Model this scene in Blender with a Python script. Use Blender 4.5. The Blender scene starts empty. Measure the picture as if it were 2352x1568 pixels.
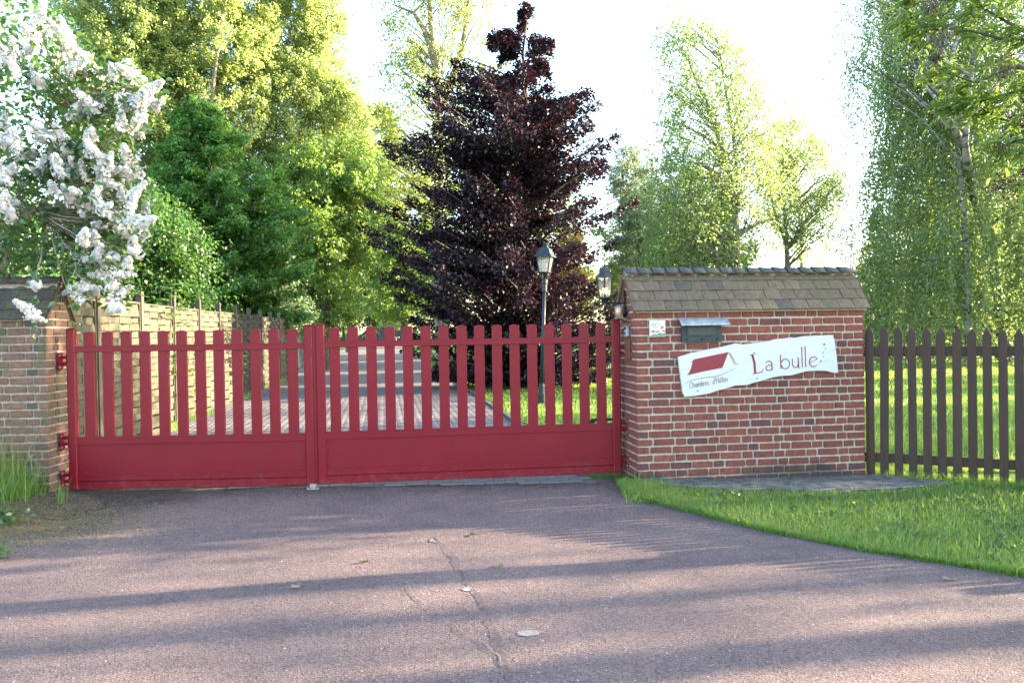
import bpy, math, random
import numpy as np
from mathutils import Matrix, Vector, Euler
random.seed(7)
RNG = np.random.default_rng(11)
sc = bpy.context.scene
R = math.radians

# ------------------------------------------------------------------ camera, sky, sun, exposure
F_PX, ROLL, PITCH, CAM_H = 1900.0, 0.016, 27 / 1900.0, 1.55
cam_d = bpy.data.cameras.new('camera')
cam_d.sensor_width = 36; cam_d.lens = 36 * F_PX / 2352; cam_d.clip_end = 2000; cam_d.clip_start = 0.05
cam = bpy.data.objects.new('camera', cam_d); sc.collection.objects.link(cam); sc.camera = cam
_F = Vector((0, math.cos(PITCH), -math.sin(PITCH))); _U = Vector((0, math.sin(PITCH), math.cos(PITCH))); _X = Vector((1, 0, 0))
_R = _X * math.cos(ROLL) - _U * math.sin(ROLL); _V = _X * math.sin(ROLL) + _U * math.cos(ROLL)
cam.matrix_world = Matrix(((_R.x, _V.x, -_F.x, 0), (_R.y, _V.y, -_F.y, 0), (_R.z, _V.z, -_F.z, CAM_H), (0, 0, 0, 1)))
cam_d.dof.use_dof = False

SUN_AZ, SUN_EL = 79.0, 14.5          # azimuth clockwise from +Y
world = bpy.data.worlds.new('World'); sc.world = world; world.use_nodes = True
wn = world.node_tree.nodes; wl = world.node_tree.links; wn.clear()
sky = wn.new('ShaderNodeTexSky'); sky.sky_type = 'NISHITA'; sky.sun_disc = False
sky.sun_elevation = R(SUN_EL); sky.sun_rotation = R(SUN_AZ)
sky.air_density = 1.0; sky.dust_density = 1.0; sky.ozone_density = 1.0
bg = wn.new('ShaderNodeBackground'); bg.inputs['Strength'].default_value = 0.15
wo = wn.new('ShaderNodeOutputWorld'); wl.new(sky.outputs[0], bg.inputs['Color']); wl.new(bg.outputs[0], wo.inputs[0])
sd = bpy.data.lights.new('sun', 'SUN'); sd.energy = 5.0; sd.angle = R(0.34); sd.color = (1.0, 0.82, 0.57)
sun = bpy.data.objects.new('sun', sd); sc.collection.objects.link(sun)
sun_dir = Vector((math.sin(R(SUN_AZ)) * math.cos(R(SUN_EL)), math.cos(R(SUN_AZ)) * math.cos(R(SUN_EL)), math.sin(R(SUN_EL))))
sun.rotation_euler = sun_dir.to_track_quat('Z', 'Y').to_euler()
sc.view_settings.view_transform = 'Standard'; sc.view_settings.look = 'None'
sc.view_settings.exposure = 2.85; sc.view_settings.gamma = 1.0; sc.view_settings.use_curve_mapping = False
sc.cycles.max_bounces = 7; sc.cycles.transmission_bounces = 6; sc.cycles.diffuse_bounces = 3; sc.cycles.transparent_max_bounces = 8

# ------------------------------------------------------------------ helpers
def at(x, y, Y):
    """world point at distance Y seen at the photograph's (2352 wide) x, y"""
    u, v = x - 1176, y - 784
    d = _F * F_PX + _R * u - _V * v
    return Vector((0, 0, CAM_H)) + d * (Y / d.y)

def tag(o, label=None, cat=None, group=None, kind=None):
    if label: o['label'] = label
    if cat: o['category'] = cat
    if group: o['group'] = group
    if kind: o['kind'] = kind
    return o

def empty(name, loc=(0, 0, 0), rz=0.0, **k):
    o = bpy.data.objects.new(name, None); sc.collection.objects.link(o)
    o.location = loc; o.rotation_euler = (0, 0, rz); o.empty_display_size = 0.2
    return tag(o, **k)

def link_mesh(name, me, parent=None, loc=None, rot=None, scale=None):
    o = bpy.data.objects.new(name, me); sc.collection.objects.link(o)
    if parent: o.parent = parent
    if loc is not None: o.location = loc
    if rot is not None: o.rotation_euler = rot
    if scale is not None: o.scale = scale
    return o

class MB:
    def __init__(s): s.v = []; s.f = []; s.n = 0
    def add(s, v, f):
        s.v.extend([tuple(map(float, p)) for p in v]); s.f.extend([tuple(i + s.n for i in q) for q in f]); s.n += len(v); return s
    def box(s, x0, x1, y0, y1, z0, z1, M=None):
        v = [Vector((x, y, z)) for z in (z0, z1) for (x, y) in ((x0, y0), (x1, y0), (x1, y1), (x0, y1))]
        if M is not None: v = [M @ p for p in v]
        return s.add(v, [(3, 2, 1, 0), (4, 5, 6, 7), (0, 1, 5, 4), (1, 2, 6, 5), (2, 3, 7, 6), (3, 0, 4, 7)])
    def cbox(s, x0, x1, y0, y1, z0, z1, c=0.004, M=None):
        """box with chamfered vertical and front edges"""
        v = []; 
        P = [(x0 + c, y0), (x1 - c, y0), (x1, y0 + c), (x1, y1 - c), (x1 - c, y1), (x0 + c, y1), (x0, y1 - c), (x0, y0 + c)]
        cx, cy = (x0 + x1) / 2, (y0 + y1) / 2
        for z, k in ((z0, c), (z0 + c, 0), (z1 - c, 0), (z1, c)):
            for (x, y) in P:
                xx = x - math.copysign(k, x - cx) if k else x; yy = y - math.copysign(k, y - cy) if k else y
                v.append(Vector((xx, yy, z)))
        f = [tuple(reversed(range(8))), tuple(range(24, 32))]
        for r in range(3):
            for i in range(8): j = (i + 1) % 8; f.append((r * 8 + i, r * 8 + j, r * 8 + 8 + j, r * 8 + 8 + i))
        if M is not None: v = [M @ p for p in v]
        return s.add(v, f)
    def tube(s, pts, rad, n=6, cap=True):
        pts = [Vector(p) for p in pts]; m = len(pts)
        if not hasattr(rad, '__len__'): rad = [rad] * m
        v = []; ref = None
        for i, p in enumerate(pts):
            t = (pts[min(i + 1, m - 1)] - pts[max(i - 1, 0)]).normalized()
            if ref is None: ref = t.orthogonal().normalized()
            a = (ref - t * ref.dot(t)); a = a.normalized() if a.length > 1e-6 else t.orthogonal().normalized()
            ref = a; b = t.cross(a)
            for k in range(n):
                w = 2 * math.pi * k / n; v.append(p + (a * math.cos(w) + b * math.sin(w)) * rad[i])
        f = [(i * n + k, i * n + (k + 1) % n, (i + 1) * n + (k + 1) % n, (i + 1) * n + k) for i in range(m - 1) for k in range(n)]
        if cap: f.append(tuple(reversed(range(n)))); f.append(tuple(range((m - 1) * n, m * n)))
        return s.add(v, f)
    def lathe(s, prof, n=16, c=(0, 0, 0), ang=0.0, cap=True):
        v = [(c[0] + r * math.cos(ang + 2 * math.pi * k / n), c[1] + r * math.sin(ang + 2 * math.pi * k / n), c[2] + z) for (r, z) in prof for k in range(n)]
        m = len(prof)
        f = [(i * n + k, i * n + (k + 1) % n, (i + 1) * n + (k + 1) % n, (i + 1) * n + k) for i in range(m - 1) for k in range(n)]
        if cap: f.append(tuple(reversed(range(n)))); f.append(tuple(range((m - 1) * n, m * n)))
        return s.add(v, f)
    def prism(s, poly, a0, a1, plane='xz'):
        """polygon in x,z extruded along y"""
        n = len(poly)
        v = [(x, a0, z) for x, z in poly] + [(x, a1, z) for x, z in poly] if plane == 'xz' else ([(x, y, a0) for x, y in poly] + [(x, y, a1) for x, y in poly] if plane == 'xy' else [(a0, y, z) for y, z in poly] + [(a1, y, z) for y, z in poly])
        f = [tuple(range(n)), tuple(reversed(range(n, 2 * n)))] + [(i, i + n, (i + 1) % n + n, (i + 1) % n) for i in range(n)]
        return s.add(v, f)
    def mesh(s, name, mat, smooth=False):
        me = bpy.data.meshes.new(name); me.from_pydata(s.v, [], s.f)
        if mat: me.materials.append(mat)
        if smooth: me.polygons.foreach_set('use_smooth', [True] * len(me.polygons))
        me.update(); return me
    def build(s, name, mat, parent=None, smooth=False, recalc=True, **k):
        me = s.mesh(name, mat, smooth)
        if recalc and len(s.f) < 20000:
            import bmesh
            bm = bmesh.new(); bm.from_mesh(me); bmesh.ops.recalc_face_normals(bm, faces=bm.faces); bm.to_mesh(me); bm.free()
        o = link_mesh(name, me, parent); return tag(o, **k)

def np_mesh(name, V, F, mat, smooth=False):
    """V (n,3), F (m,k) constant face size"""
    me = bpy.data.meshes.new(name); V = np.asarray(V, np.float32); F = np.asarray(F, np.int32)
    me.vertices.add(len(V)); me.vertices.foreach_set('co', V.ravel())
    k = F.shape[1]; me.loops.add(F.size); me.loops.foreach_set('vertex_index', F.ravel())
    me.polygons.add(len(F)); me.polygons.foreach_set('loop_start', np.arange(0, F.size, k, dtype=np.int32))
    try: me.polygons.foreach_set('loop_total', np.full(len(F), k, np.int32))
    except Exception: pass
    if smooth: me.polygons.foreach_set('use_smooth', np.ones(len(F), bool))
    me.materials.append(mat); me.update(calc_edges=True); me.validate(); return me

def smooth(a, b, x):
    t = np.clip((np.asarray(x, float) - a) / (b - a), 0, 1); return t * t * (3 - 2 * t)

def gz(x, y):
    """height of the ground"""
    x = np.asarray(x, float); y = np.asarray(y, float)
    z = 0.05 * smooth(6.9, 8.1, y) * (1 - smooth(0.6, 2.2, x)) - 0.02 * smooth(1, 3.5, x) * (1 - smooth(9, 14, y))
    z = z + 0.04 * smooth(-3.2, -4.8, x) * smooth(5.0, 6.5, y) * (1 - smooth(9, 11, y))
    z = z + 0.008 * np.sin(x * 1.7 + 0.6 * y) * np.sin(y * 1.3 + 1) * (1 - smooth(7, 8.2, y))
    return z

# ------------------------------------------------------------------ materials
def new_mat(name):
    m = bpy.data.materials.new(name); m.use_nodes = True
    nt = m.node_tree; b = nt.nodes['Principled BSDF']; return m, nt.nodes, nt.links, b
def ramp(nodes, stops):
    r = nodes.new('ShaderNodeValToRGB'); e = r.color_ramp.elements
    while len(e) > len(stops): e.remove(e[-1])
    while len(e) < len(stops): e.new(0.5)
    for i, (p, c) in enumerate(stops): e[i].position = p; e[i].color = (*c, 1)
    return r
def noise(nodes, links, scale, detail=4, rough=0.6, coord='Object', vec=None):
    n = nodes.new('ShaderNodeTexNoise'); n.inputs['Scale'].default_value = scale; n.inputs['Detail'].default_value = detail; n.inputs['Roughness'].default_value = rough
    if vec is None:
        tc = nodes.new('ShaderNodeTexCoord'); vec = tc.outputs[coord]
    links.new(vec, n.inputs['Vector']); return n
def bump(nodes, links, b, h, strength=0.3, dist=0.01, prev=None):
    bp = nodes.new('ShaderNodeBump'); bp.inputs['Strength'].default_value = strength; bp.inputs['Distance'].default_value = dist
    links.new(h, bp.inputs['Height'])
    if prev: links.new(prev, bp.inputs['Normal'])
    links.new(bp.outputs[0], b.inputs['Normal']); return bp.outputs[0]
def mixc(nodes, links, f, a, b, mode='MIX'):
    m = nodes.new('ShaderNodeMix'); m.data_type = 'RGBA'; m.blend_type = mode
    for s, v in ((m.inputs[0], f), (m.inputs[6], a), (m.inputs[7], b)):
        if hasattr(v, 'is_linked') or hasattr(v, 'links'): links.new(v, s)
        elif isinstance(v, (int, float)): s.default_value = v
        else: s.default_value = (*v, 1)
    return m.outputs[2]

def simple(name, col, rough=0.6, metal=0.0, var=0.15, scale=20, bmp=0.1, bscale=80, spec=0.5, coord='Object'):
    m, n, l, b = new_mat(name)
    nz = noise(n, l, scale, coord=coord)
    r = ramp(n, [(0.3, tuple(c * (1 - var) for c in col)), (0.7, tuple(min(1, c * (1 + var)) for c in col))]); l.new(nz.outputs[0], r.inputs[0])
    l.new(r.outputs[0], b.inputs['Base Color']); b.inputs['Roughness'].default_value = rough; b.inputs['Metallic'].default_value = metal
    b.inputs['Specular IOR Level'].default_value = spec
    if bmp: bump(n, l, b, noise(n, l, bscale, coord=coord).outputs[0], bmp, 0.003)
    return m

def leaf_mat(name, dark, light, trans, tf=0.45, gloss=0.06, nscale=0.7, hue=None):
    m, n, l, b = new_mat(name); n.remove(b); out = [q for q in n if q.type == 'OUTPUT_MATERIAL'][0]
    geo = n.new('ShaderNodeNewGeometry')
    nz = noise(n, l, nscale, 3, 0.6)
    add = n.new('ShaderNodeMath'); add.operation = 'ADD'; l.new(geo.outputs['Random Per Island'], add.inputs[0]); l.new(nz.outputs[0], add.inputs[1])
    hf = n.new('ShaderNodeMath'); hf.operation = 'MULTIPLY'; hf.inputs[1].default_value = 0.5; l.new(add.outputs[0], hf.inputs[0])
    r = ramp(n, [(0.2, dark), (0.8, light)]); l.new(hf.outputs[0], r.inputs[0])
    t2 = ramp(n, [(0.2, tuple(c * 0.7 for c in trans)), (0.8, trans)]); l.new(hf.outputs[0], t2.inputs[0])
    d = n.new('ShaderNodeBsdfDiffuse'); l.new(r.outputs[0], d.inputs[0])
    t = n.new('ShaderNodeBsdfTranslucent'); l.new(t2.outputs[0], t.inputs[0])
    mx = n.new('ShaderNodeMixShader'); mx.inputs[0].default_value = tf; l.new(d.outputs[0], mx.inputs[1]); l.new(t.outputs[0], mx.inputs[2])
    g = n.new('ShaderNodeBsdfGlossy'); g.inputs['Roughness'].default_value = 0.45; g.inputs[0].default_value = (1, 1, 1, 1)
    m2 = n.new('ShaderNodeMixShader'); m2.inputs[0].default_value = gloss; l.new(mx.outputs[0], m2.inputs[1]); l.new(g.outputs[0], m2.inputs[2])
    l.new(m2.outputs[0], out.inputs[0]); return m

def brick_mat(name, c0, c1, c2, stain=0.5, lichen=0.0):
    m, n, l, b = new_mat(name)
    oi = n.new('ShaderNodeObjectInfo'); geo = n.new('ShaderNodeNewGeometry')
    r = ramp(n, [(0.0, c0), (0.35, c1), (0.8, c1), (0.9, c2), (1.0, (c2[0] * .75, c2[1] * .9, c2[2] * 1.1))]); l.new(oi.outputs['Random'], r.inputs[0])
    nz = noise(n, l, 25, 5, 0.65, vec=geo.outputs['Position'])
    dk = ramp(n, [(0.3, (0.62, 0.6, 0.6)), (0.7, (1.2, 1.15, 1.15))]); l.new(nz.outputs[0], dk.inputs[0])
    col = mixc(n, l, 1.0, r.outputs[0], dk.outputs[0], 'MULTIPLY')
    # pale bloom, lime splashes
    n2 = noise(n, l, 60, 6, 0.75, vec=geo.outputs['Position']); k = ramp(n, [(0.60, (0, 0, 0)), (0.72, (1, 1, 1))]); l.new(n2.outputs[0], k.inputs[0])
    mm = n.new('ShaderNodeMath'); mm.operation = 'MULTIPLY'; mm.inputs[1].default_value = 0.30 + lichen; l.new(k.outputs[0], mm.inputs[0])
    col = mixc(n, l, mm.outputs[0], col, (0.42, 0.38, 0.34))
    # damp dark staining in irregular patches near the foot of the wall
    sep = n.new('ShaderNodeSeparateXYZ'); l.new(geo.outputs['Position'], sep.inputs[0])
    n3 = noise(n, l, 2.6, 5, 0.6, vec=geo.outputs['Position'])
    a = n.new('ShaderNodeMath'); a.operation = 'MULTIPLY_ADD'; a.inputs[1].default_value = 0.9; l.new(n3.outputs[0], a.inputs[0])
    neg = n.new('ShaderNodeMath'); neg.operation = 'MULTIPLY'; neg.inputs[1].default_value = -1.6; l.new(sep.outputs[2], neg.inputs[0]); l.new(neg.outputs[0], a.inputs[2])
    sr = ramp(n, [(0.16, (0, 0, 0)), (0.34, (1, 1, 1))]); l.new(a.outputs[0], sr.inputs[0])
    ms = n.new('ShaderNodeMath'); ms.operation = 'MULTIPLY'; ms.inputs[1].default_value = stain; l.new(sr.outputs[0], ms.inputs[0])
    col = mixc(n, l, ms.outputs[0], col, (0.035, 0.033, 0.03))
    if lichen > 0:
        n4 = noise(n, l, 3.5, 5, 0.7, vec=geo.outputs['Position']); g = ramp(n, [(0.5, (0, 0, 0)), (0.62, (0.55, 0.55, 0.55))]); l.new(n4.outputs[0], g.inputs[0])
        col = mixc(n, l, g.outputs[0], col, (0.10, 0.11, 0.04))
    l.new(col, b.inputs['Base Color']); b.inputs['Roughness'].default_value = 0.85
    bump(n, l, b, n2.outputs[0], 0.5, 0.004); return m

M = {}
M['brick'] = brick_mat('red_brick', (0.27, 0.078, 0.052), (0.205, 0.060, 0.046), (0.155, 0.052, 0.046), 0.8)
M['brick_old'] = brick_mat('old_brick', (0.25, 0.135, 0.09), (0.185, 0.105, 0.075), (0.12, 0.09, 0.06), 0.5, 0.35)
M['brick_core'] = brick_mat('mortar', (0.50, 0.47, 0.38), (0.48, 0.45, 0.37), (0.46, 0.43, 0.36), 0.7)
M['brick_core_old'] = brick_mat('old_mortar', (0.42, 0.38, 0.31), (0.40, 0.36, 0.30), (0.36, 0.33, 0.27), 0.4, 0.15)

def road_mat():
    m, n, l, b = new_mat('red_asphalt')
    geo = n.new('ShaderNodeNewGeometry'); P = geo.outputs['Position']
    v = n.new('ShaderNodeTexVoronoi'); v.inputs['Scale'].default_value = 95; l.new(P, v.inputs['Vector'])
    n1 = noise(n, l, 170, 5, 0.7, vec=P)
    r = ramp(n, [(0.15, (0.072, 0.050, 0.052)), (0.38, (0.182, 0.130, 0.128)), (0.6, (0.270, 0.194, 0.182)), (0.8, (0.37, 0.28, 0.25)), (1.0, (0.56, 0.50, 0.46))])
    mv = mixc(n, l, 0.5, v.outputs['Color'], n1.outputs[0]); l.new(mv, r.inputs[0])
    n2 = noise(n, l, 0.9, 5, 0.6, vec=P); w = ramp(n, [(0.3, (0.82, 0.84, 0.88)), (0.7, (1.12, 1.1, 1.08))]); l.new(n2.outputs[0], w.inputs[0])
    col = mixc(n, l, 1.0, r.outputs[0], w.outputs[0], 'MULTIPLY')
    nw = noise(n, l, 0.35, 6, 0.75, vec=P); ww = ramp(n, [(0.42, (0.86, 0.86, 0.88)), (0.5, (1.0, 1.0, 1.0)), (0.60, (1.14, 1.12, 1.10))]); l.new(nw.outputs[0], ww.inputs[0])
    col = mixc(n, l, 1.0, col, ww.outputs[0], 'MULTIPLY')
    ns = noise(n, l, 7, 7, 0.8, vec=P); ws = ramp(n, [(0.60, (0, 0, 0)), (0.72, (0.45, 0.45, 0.45))]); l.new(ns.outputs[0], ws.inputs[0])
    col = mixc(n, l, ws.outputs[0], col, (0.28, 0.25, 0.24))
    # dark organic dirt by the gate and on the left
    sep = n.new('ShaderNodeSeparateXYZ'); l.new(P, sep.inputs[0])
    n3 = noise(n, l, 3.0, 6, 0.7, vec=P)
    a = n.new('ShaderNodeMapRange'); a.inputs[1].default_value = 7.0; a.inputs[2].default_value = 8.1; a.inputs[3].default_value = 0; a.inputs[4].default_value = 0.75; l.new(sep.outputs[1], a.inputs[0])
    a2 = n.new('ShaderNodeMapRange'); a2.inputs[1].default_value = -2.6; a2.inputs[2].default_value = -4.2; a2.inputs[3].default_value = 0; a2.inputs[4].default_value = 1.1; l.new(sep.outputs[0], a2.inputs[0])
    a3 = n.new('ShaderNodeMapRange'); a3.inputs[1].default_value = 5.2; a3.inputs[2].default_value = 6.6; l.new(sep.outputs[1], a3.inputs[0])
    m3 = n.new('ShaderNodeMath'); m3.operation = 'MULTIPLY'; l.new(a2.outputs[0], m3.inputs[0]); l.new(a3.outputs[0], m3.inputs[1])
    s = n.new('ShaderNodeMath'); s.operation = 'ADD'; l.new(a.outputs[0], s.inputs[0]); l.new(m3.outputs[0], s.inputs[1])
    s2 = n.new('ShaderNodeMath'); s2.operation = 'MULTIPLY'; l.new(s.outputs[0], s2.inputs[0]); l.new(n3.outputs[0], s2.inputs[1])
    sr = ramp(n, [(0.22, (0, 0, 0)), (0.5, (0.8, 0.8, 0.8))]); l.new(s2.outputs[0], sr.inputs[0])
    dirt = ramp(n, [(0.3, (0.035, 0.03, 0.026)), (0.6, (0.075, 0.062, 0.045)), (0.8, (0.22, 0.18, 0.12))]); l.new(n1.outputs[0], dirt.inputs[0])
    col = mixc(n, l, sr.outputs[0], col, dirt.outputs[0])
    l.new(col, b.inputs['Base Color']); b.inputs['Roughness'].default_value = 0.8; b.inputs['Specular IOR Level'].default_value = 0.3
    p = bump(n, l, b, v.outputs['Distance'], 1.0, 0.014)
    bump(n, l, b, n1.outputs[0], 0.8, 0.012, p); return m
M['road'] = road_mat()

def paver_mat():
    m, n, l, b = new_mat('paver_concrete')
    geo = n.new('ShaderNodeNewGeometry'); P = geo.outputs['Position']
    n1 = noise(n, l, 90, 5, 0.7, vec=P); n2 = noise(n, l, 1.1, 4, 0.6, vec=P)
    r = ramp(n, [(0.2, (0.13, 0.115, 0.115)), (0.6, (0.165, 0.145, 0.145)), (1, (0.21, 0.175, 0.165))])
    ad = n.new('ShaderNodeMath'); ad.operation = 'ADD'; l.new(geo.outputs['Random Per Island'], ad.inputs[0]); l.new(n2.outputs[0], ad.inputs[1])
    h = n.new('ShaderNodeMath'); h.operation = 'MULTIPLY'; h.inputs[1].default_value = .5; l.new(ad.outputs[0], h.inputs[0]); l.new(h.outputs[0], r.inputs[0])
    w = ramp(n, [(0.3, (0.8, 0.8, 0.8)), (0.7, (1.1, 1.1, 1.1))]); l.new(n1.outputs[0], w.inputs[0])
    l.new(mixc(n, l, 1.0, r.outputs[0], w.outputs[0], 'MULTIPLY'), b.inputs['Base Color']); b.inputs['Roughness'].default_value = 0.85
    bump(n, l, b, n1.outputs[0], 0.4, 0.003); return m
M['paver'] = paver_mat()

def drive_mat():
    m, n, l, b = new_mat('driveway_paving')
    tc = n.new('ShaderNodeTexCoord'); bt = n.new('ShaderNodeTexBrick'); l.new(tc.outputs['Object'], bt.inputs['Vector'])
    bt.inputs['Scale'].default_value = 1; bt.inputs['Brick Width'].default_value = 0.214; bt.inputs['Row Height'].default_value = 0.109; bt.inputs['Mortar Size'].default_value = 0.006
    bt.inputs['Color1'].default_value = (0.12, 0.10, 0.098, 1); bt.inputs['Color2'].default_value = (0.18, 0.148, 0.142, 1); bt.inputs['Mortar'].default_value = (0.10, 0.09, 0.085, 1)
    n2 = noise(n, l, 0.8, 5); w = ramp(n, [(0.3, (0.8, 0.82, 0.85)), (0.7, (1.15, 1.1, 1.05))]); l.new(n2.outputs[0], w.inputs[0])
    l.new(mixc(n, l, 1.0, bt.outputs['Color'], w.outputs[0], 'MULTIPLY'), b.inputs['Base Color']); b.inputs['Roughness'].default_value = 0.85
    return m
M['drive'] = drive_mat()

def grass_ground():
    m, n, l, b = new_mat('turf')
    geo = n.new('ShaderNodeNewGeometry'); P = geo.outputs['Position']
    n1 = noise(n, l, 45, 5, 0.7, vec=P); n2 = noise(n, l, 0.5, 5, 0.6, vec=P)
    r = ramp(n, [(0.25, (0.035, 0.07, 0.014)), (0.55, (0.08, 0.15, 0.028)), (0.8, (0.14, 0.20, 0.05))]); l.new(n1.outputs[0], r.inputs[0])
    w = ramp(n, [(0.3, (0.75, 0.85, 0.8)), (0.7, (1.2, 1.1, 1.0))]); l.new(n2.outputs[0], w.inputs[0])
    l.new(mixc(n, l, 1.0, r.outputs[0], w.outputs[0], 'MULTIPLY'), b.inputs['Base Color']); b.inputs['Roughness'].default_value = 0.9; b.inputs['Specular IOR Level'].default_value = 0.15
    bump(n, l, b, n1.outputs[0], 0.9, 0.05); return m
M['turf'] = grass_ground()
M['soil'] = simple('soil', (0.07, 0.055, 0.04), 0.95, var=0.6, scale=30, bmp=0.9, bscale=60)
M['concrete'] = simple('weathered_concrete', (0.12, 0.115, 0.108), 0.9, var=0.7, scale=11, bmp=0.8, bscale=70)
M['seam'] = simple('asphalt_patch', (0.19, 0.14, 0.13), 0.9, var=0.3, scale=60, bmp=0.5, bscale=160)
M['pale_patch'] = simple('pale_spill', (0.25, 0.23, 0.22), 0.9, var=0.35, scale=30, bmp=0.5, bscale=160)

def red_paint():
    m, n, l, b = new_mat('red_powder_coat')
    nz = noise(n, l, 900, 3, 0.6); n2 = noise(n, l, 3, 4, 0.6)
    r = ramp(n, [(0.3, (0.175, 0.0025, 0.0125)), (0.7, (0.205, 0.004, 0.017))]); l.new(n2.outputs[0], r.inputs[0])
    n3 = noise(n, l, 30, 8, 0.8); k = ramp(n, [(0.70, (0, 0, 0)), (0.80, (0.35, 0.35, 0.35))]); l.new(n3.outputs[0], k.inputs[0])
    c1 = mixc(n, l, k.outputs[0], r.outputs[0], (0.30, 0.12, 0.12))
    tc = n.new('ShaderNodeTexCoord'); sp_ = n.new('ShaderNodeSeparateXYZ'); l.new(tc.outputs['Object'], sp_.inputs[0])
    nd = noise(n, l, 16, 7, 0.75); dz_ = n.new('ShaderNodeMapRange'); dz_.inputs[1].default_value = 0.0; dz_.inputs[2].default_value = 0.30; dz_.inputs[3].default_value = 0.22; dz_.inputs[4].default_value = 0.0; l.new(sp_.outputs[2], dz_.inputs[0])
    ad_ = n.new('ShaderNodeMath'); ad_.operation = 'ADD'; l.new(nd.outputs[0], ad_.inputs[0]); l.new(dz_.outputs[0], ad_.inputs[1]); dr = ramp(n, [(0.66, (0, 0, 0)), (0.9, (0.30, 0.30, 0.30))]); l.new(ad_.outputs[0], dr.inputs[0])
    l.new(mixc(n, l, dr.outputs[0], c1, (0.20, 0.13, 0.11)), b.inputs['Base Color'])
    b.inputs['Roughness'].default_value = 0.38; b.inputs['Specular IOR Level'].default_value = 0.34
    bump(n, l, b, nz.outputs[0], 0.12, 0.001); return m
M['gate'] = red_paint()
M['dark_metal'] = simple('black_iron', (0.013, 0.016, 0.02), 0.45, var=0.3, scale=30, bmp=0.2)
M['lamp_metal'] = simple('blue_black_cast_metal', (0.017, 0.025, 0.033), 0.5, var=0.35, scale=25, bmp=0.25)
M['steel'] = simple('galvanised_steel', (0.45, 0.45, 0.44), 0.35, metal=0.8, var=0.2, scale=60)
M['zinc'] = simple('zinc_sheet', (0.36, 0.42, 0.46), 0.45, metal=0.3, var=0.35, scale=14, bmp=0.15)
M['letterbox'] = simple('grey_slate_paint', (0.03, 0.043, 0.048), 0.65, var=0.25, scale=14, bmp=0.2)
M['letterbox_dark'] = simple('slot_grey', (0.05, 0.066, 0.066), 0.7, var=0.4, scale=40, bmp=0.2)
M['silver'] = simple('silver_plastic', (0.42, 0.45, 0.50), 0.4, var=0.08)
M['hatch'] = simple('brown_red_plate', (0.17, 0.065, 0.045), 0.7, var=0.25, scale=14)
M['canopy_wood'] = simple('weathered_board', (0.26, 0.17, 0.11), 0.8, var=0.3, scale=20)

def wood_mat(name, c0, c1, stretch=(2, 40, 40), algae=None, rough=0.85):
    m, n, l, b = new_mat(name)
    tc = n.new('ShaderNodeTexCoord'); mp = n.new('ShaderNodeMapping'); mp.inputs['Scale'].default_value = stretch; l.new(tc.outputs['Object'], mp.inputs[0])
    oi = n.new('ShaderNodeObjectInfo'); ad = n.new('ShaderNodeVectorMath'); ad.operation = 'ADD'; l.new(mp.outputs[0], ad.inputs[0])
    cx = n.new('ShaderNodeCombineXYZ'); mu = n.new('ShaderNodeMath'); mu.operation = 'MULTIPLY'; mu.inputs[1].default_value = 60; l.new(oi.outputs['Random'], mu.inputs[0])
    l.new(mu.outputs[0], cx.inputs[0]); l.new(mu.outputs[0], cx.inputs[2]); l.new(cx.outputs[0], ad.inputs[1])
    nz = noise(n, l, 1.0, 5, 0.65, vec=ad.outputs[0])
    r = ramp(n, [(0.25, c0), (0.75, c1)]); l.new(nz.outputs[0], r.inputs[0]); col = r.outputs[0]
    v = ramp(n, [(0.0, (0.72, 0.76, 0.74)), (1.0, (1.22, 1.16, 1.1))]); l.new(oi.outputs['Random'], v.inputs[0]); col = mixc(n, l, 1.0, col, v.outputs[0], 'MULTIPLY')
    if algae:
        geo = n.new('ShaderNodeNewGeometry'); n4 = noise(n, l, 1.6, 5, 0.65, vec=geo.outputs['Position']); g = ramp(n, [(0.42, (0, 0, 0)), (0.6, (0.7, 0.7, 0.7))]); l.new(n4.outputs[0], g.inputs[0]); col = mixc(n, l, g.outputs[0], col, algae)
    l.new(col, b.inputs['Base Color']); b.inputs['Roughness'].default_value = rough; bump(n, l, b, nz.outputs[0], 0.4, 0.004); return m
M['woven'] = wood_mat('treated_softwood', (0.060, 0.051, 0.038), (0.108, 0.092, 0.068), (3, 60, 60), (0.058, 0.066, 0.033))
M['post'] = wood_mat('grey_post_wood', (0.07, 0.058, 0.045), (0.115, 0.094, 0.072), (40, 40, 2))
M['picket'] = wood_mat('dark_stained_timber', (0.024, 0.011, 0.007), (0.050, 0.023, 0.014), (50, 50, 3), None, 0.6)
M['tile'] = brick_mat('clay_tile', (0.165, 0.124, 0.082), (0.132, 0.102, 0.070), (0.098, 0.080, 0.062), 0.0, 0.02)
M['tile_old'] = brick_mat('lichened_tile', (0.075, 0.058, 0.045), (0.06, 0.048, 0.040), (0.05, 0.044, 0.04), 0.0, 0.30)
M['ridge'] = brick_mat('slate_blue_ridge_tile', (0.095, 0.088, 0.088), (0.078, 0.076, 0.082), (0.11, 0.08, 0.065), 0.0, 0.10)
M['sign_white'] = None
def sign_mat():
    m, n, l, b = new_mat('white_painted_wood')
    tc = n.new('ShaderNodeTexCoord'); mp = n.new('ShaderNodeMapping'); mp.inputs['Scale'].default_value = (7, 7, 130); mp.inputs['Rotation'].default_value = (0, R(-7), 0); l.new(tc.outputs['Object'], mp.inputs[0])
    nz = noise(n, l, 1.0, 6, 0.7, vec=mp.outputs[0]); r = ramp(n, [(0.33, (0.36, 0.37, 0.35)), (0.40, (0.60, 0.62, 0.61)), (0.8, (0.66, 0.67, 0.66))]); l.new(nz.outputs[0], r.inputs[0])
    l.new(r.outputs[0], b.inputs['Base Color']); b.inputs['Roughness'].default_value = 0.6; bump(n, l, b, nz.outputs[0], 0.25, 0.002); return m
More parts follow.
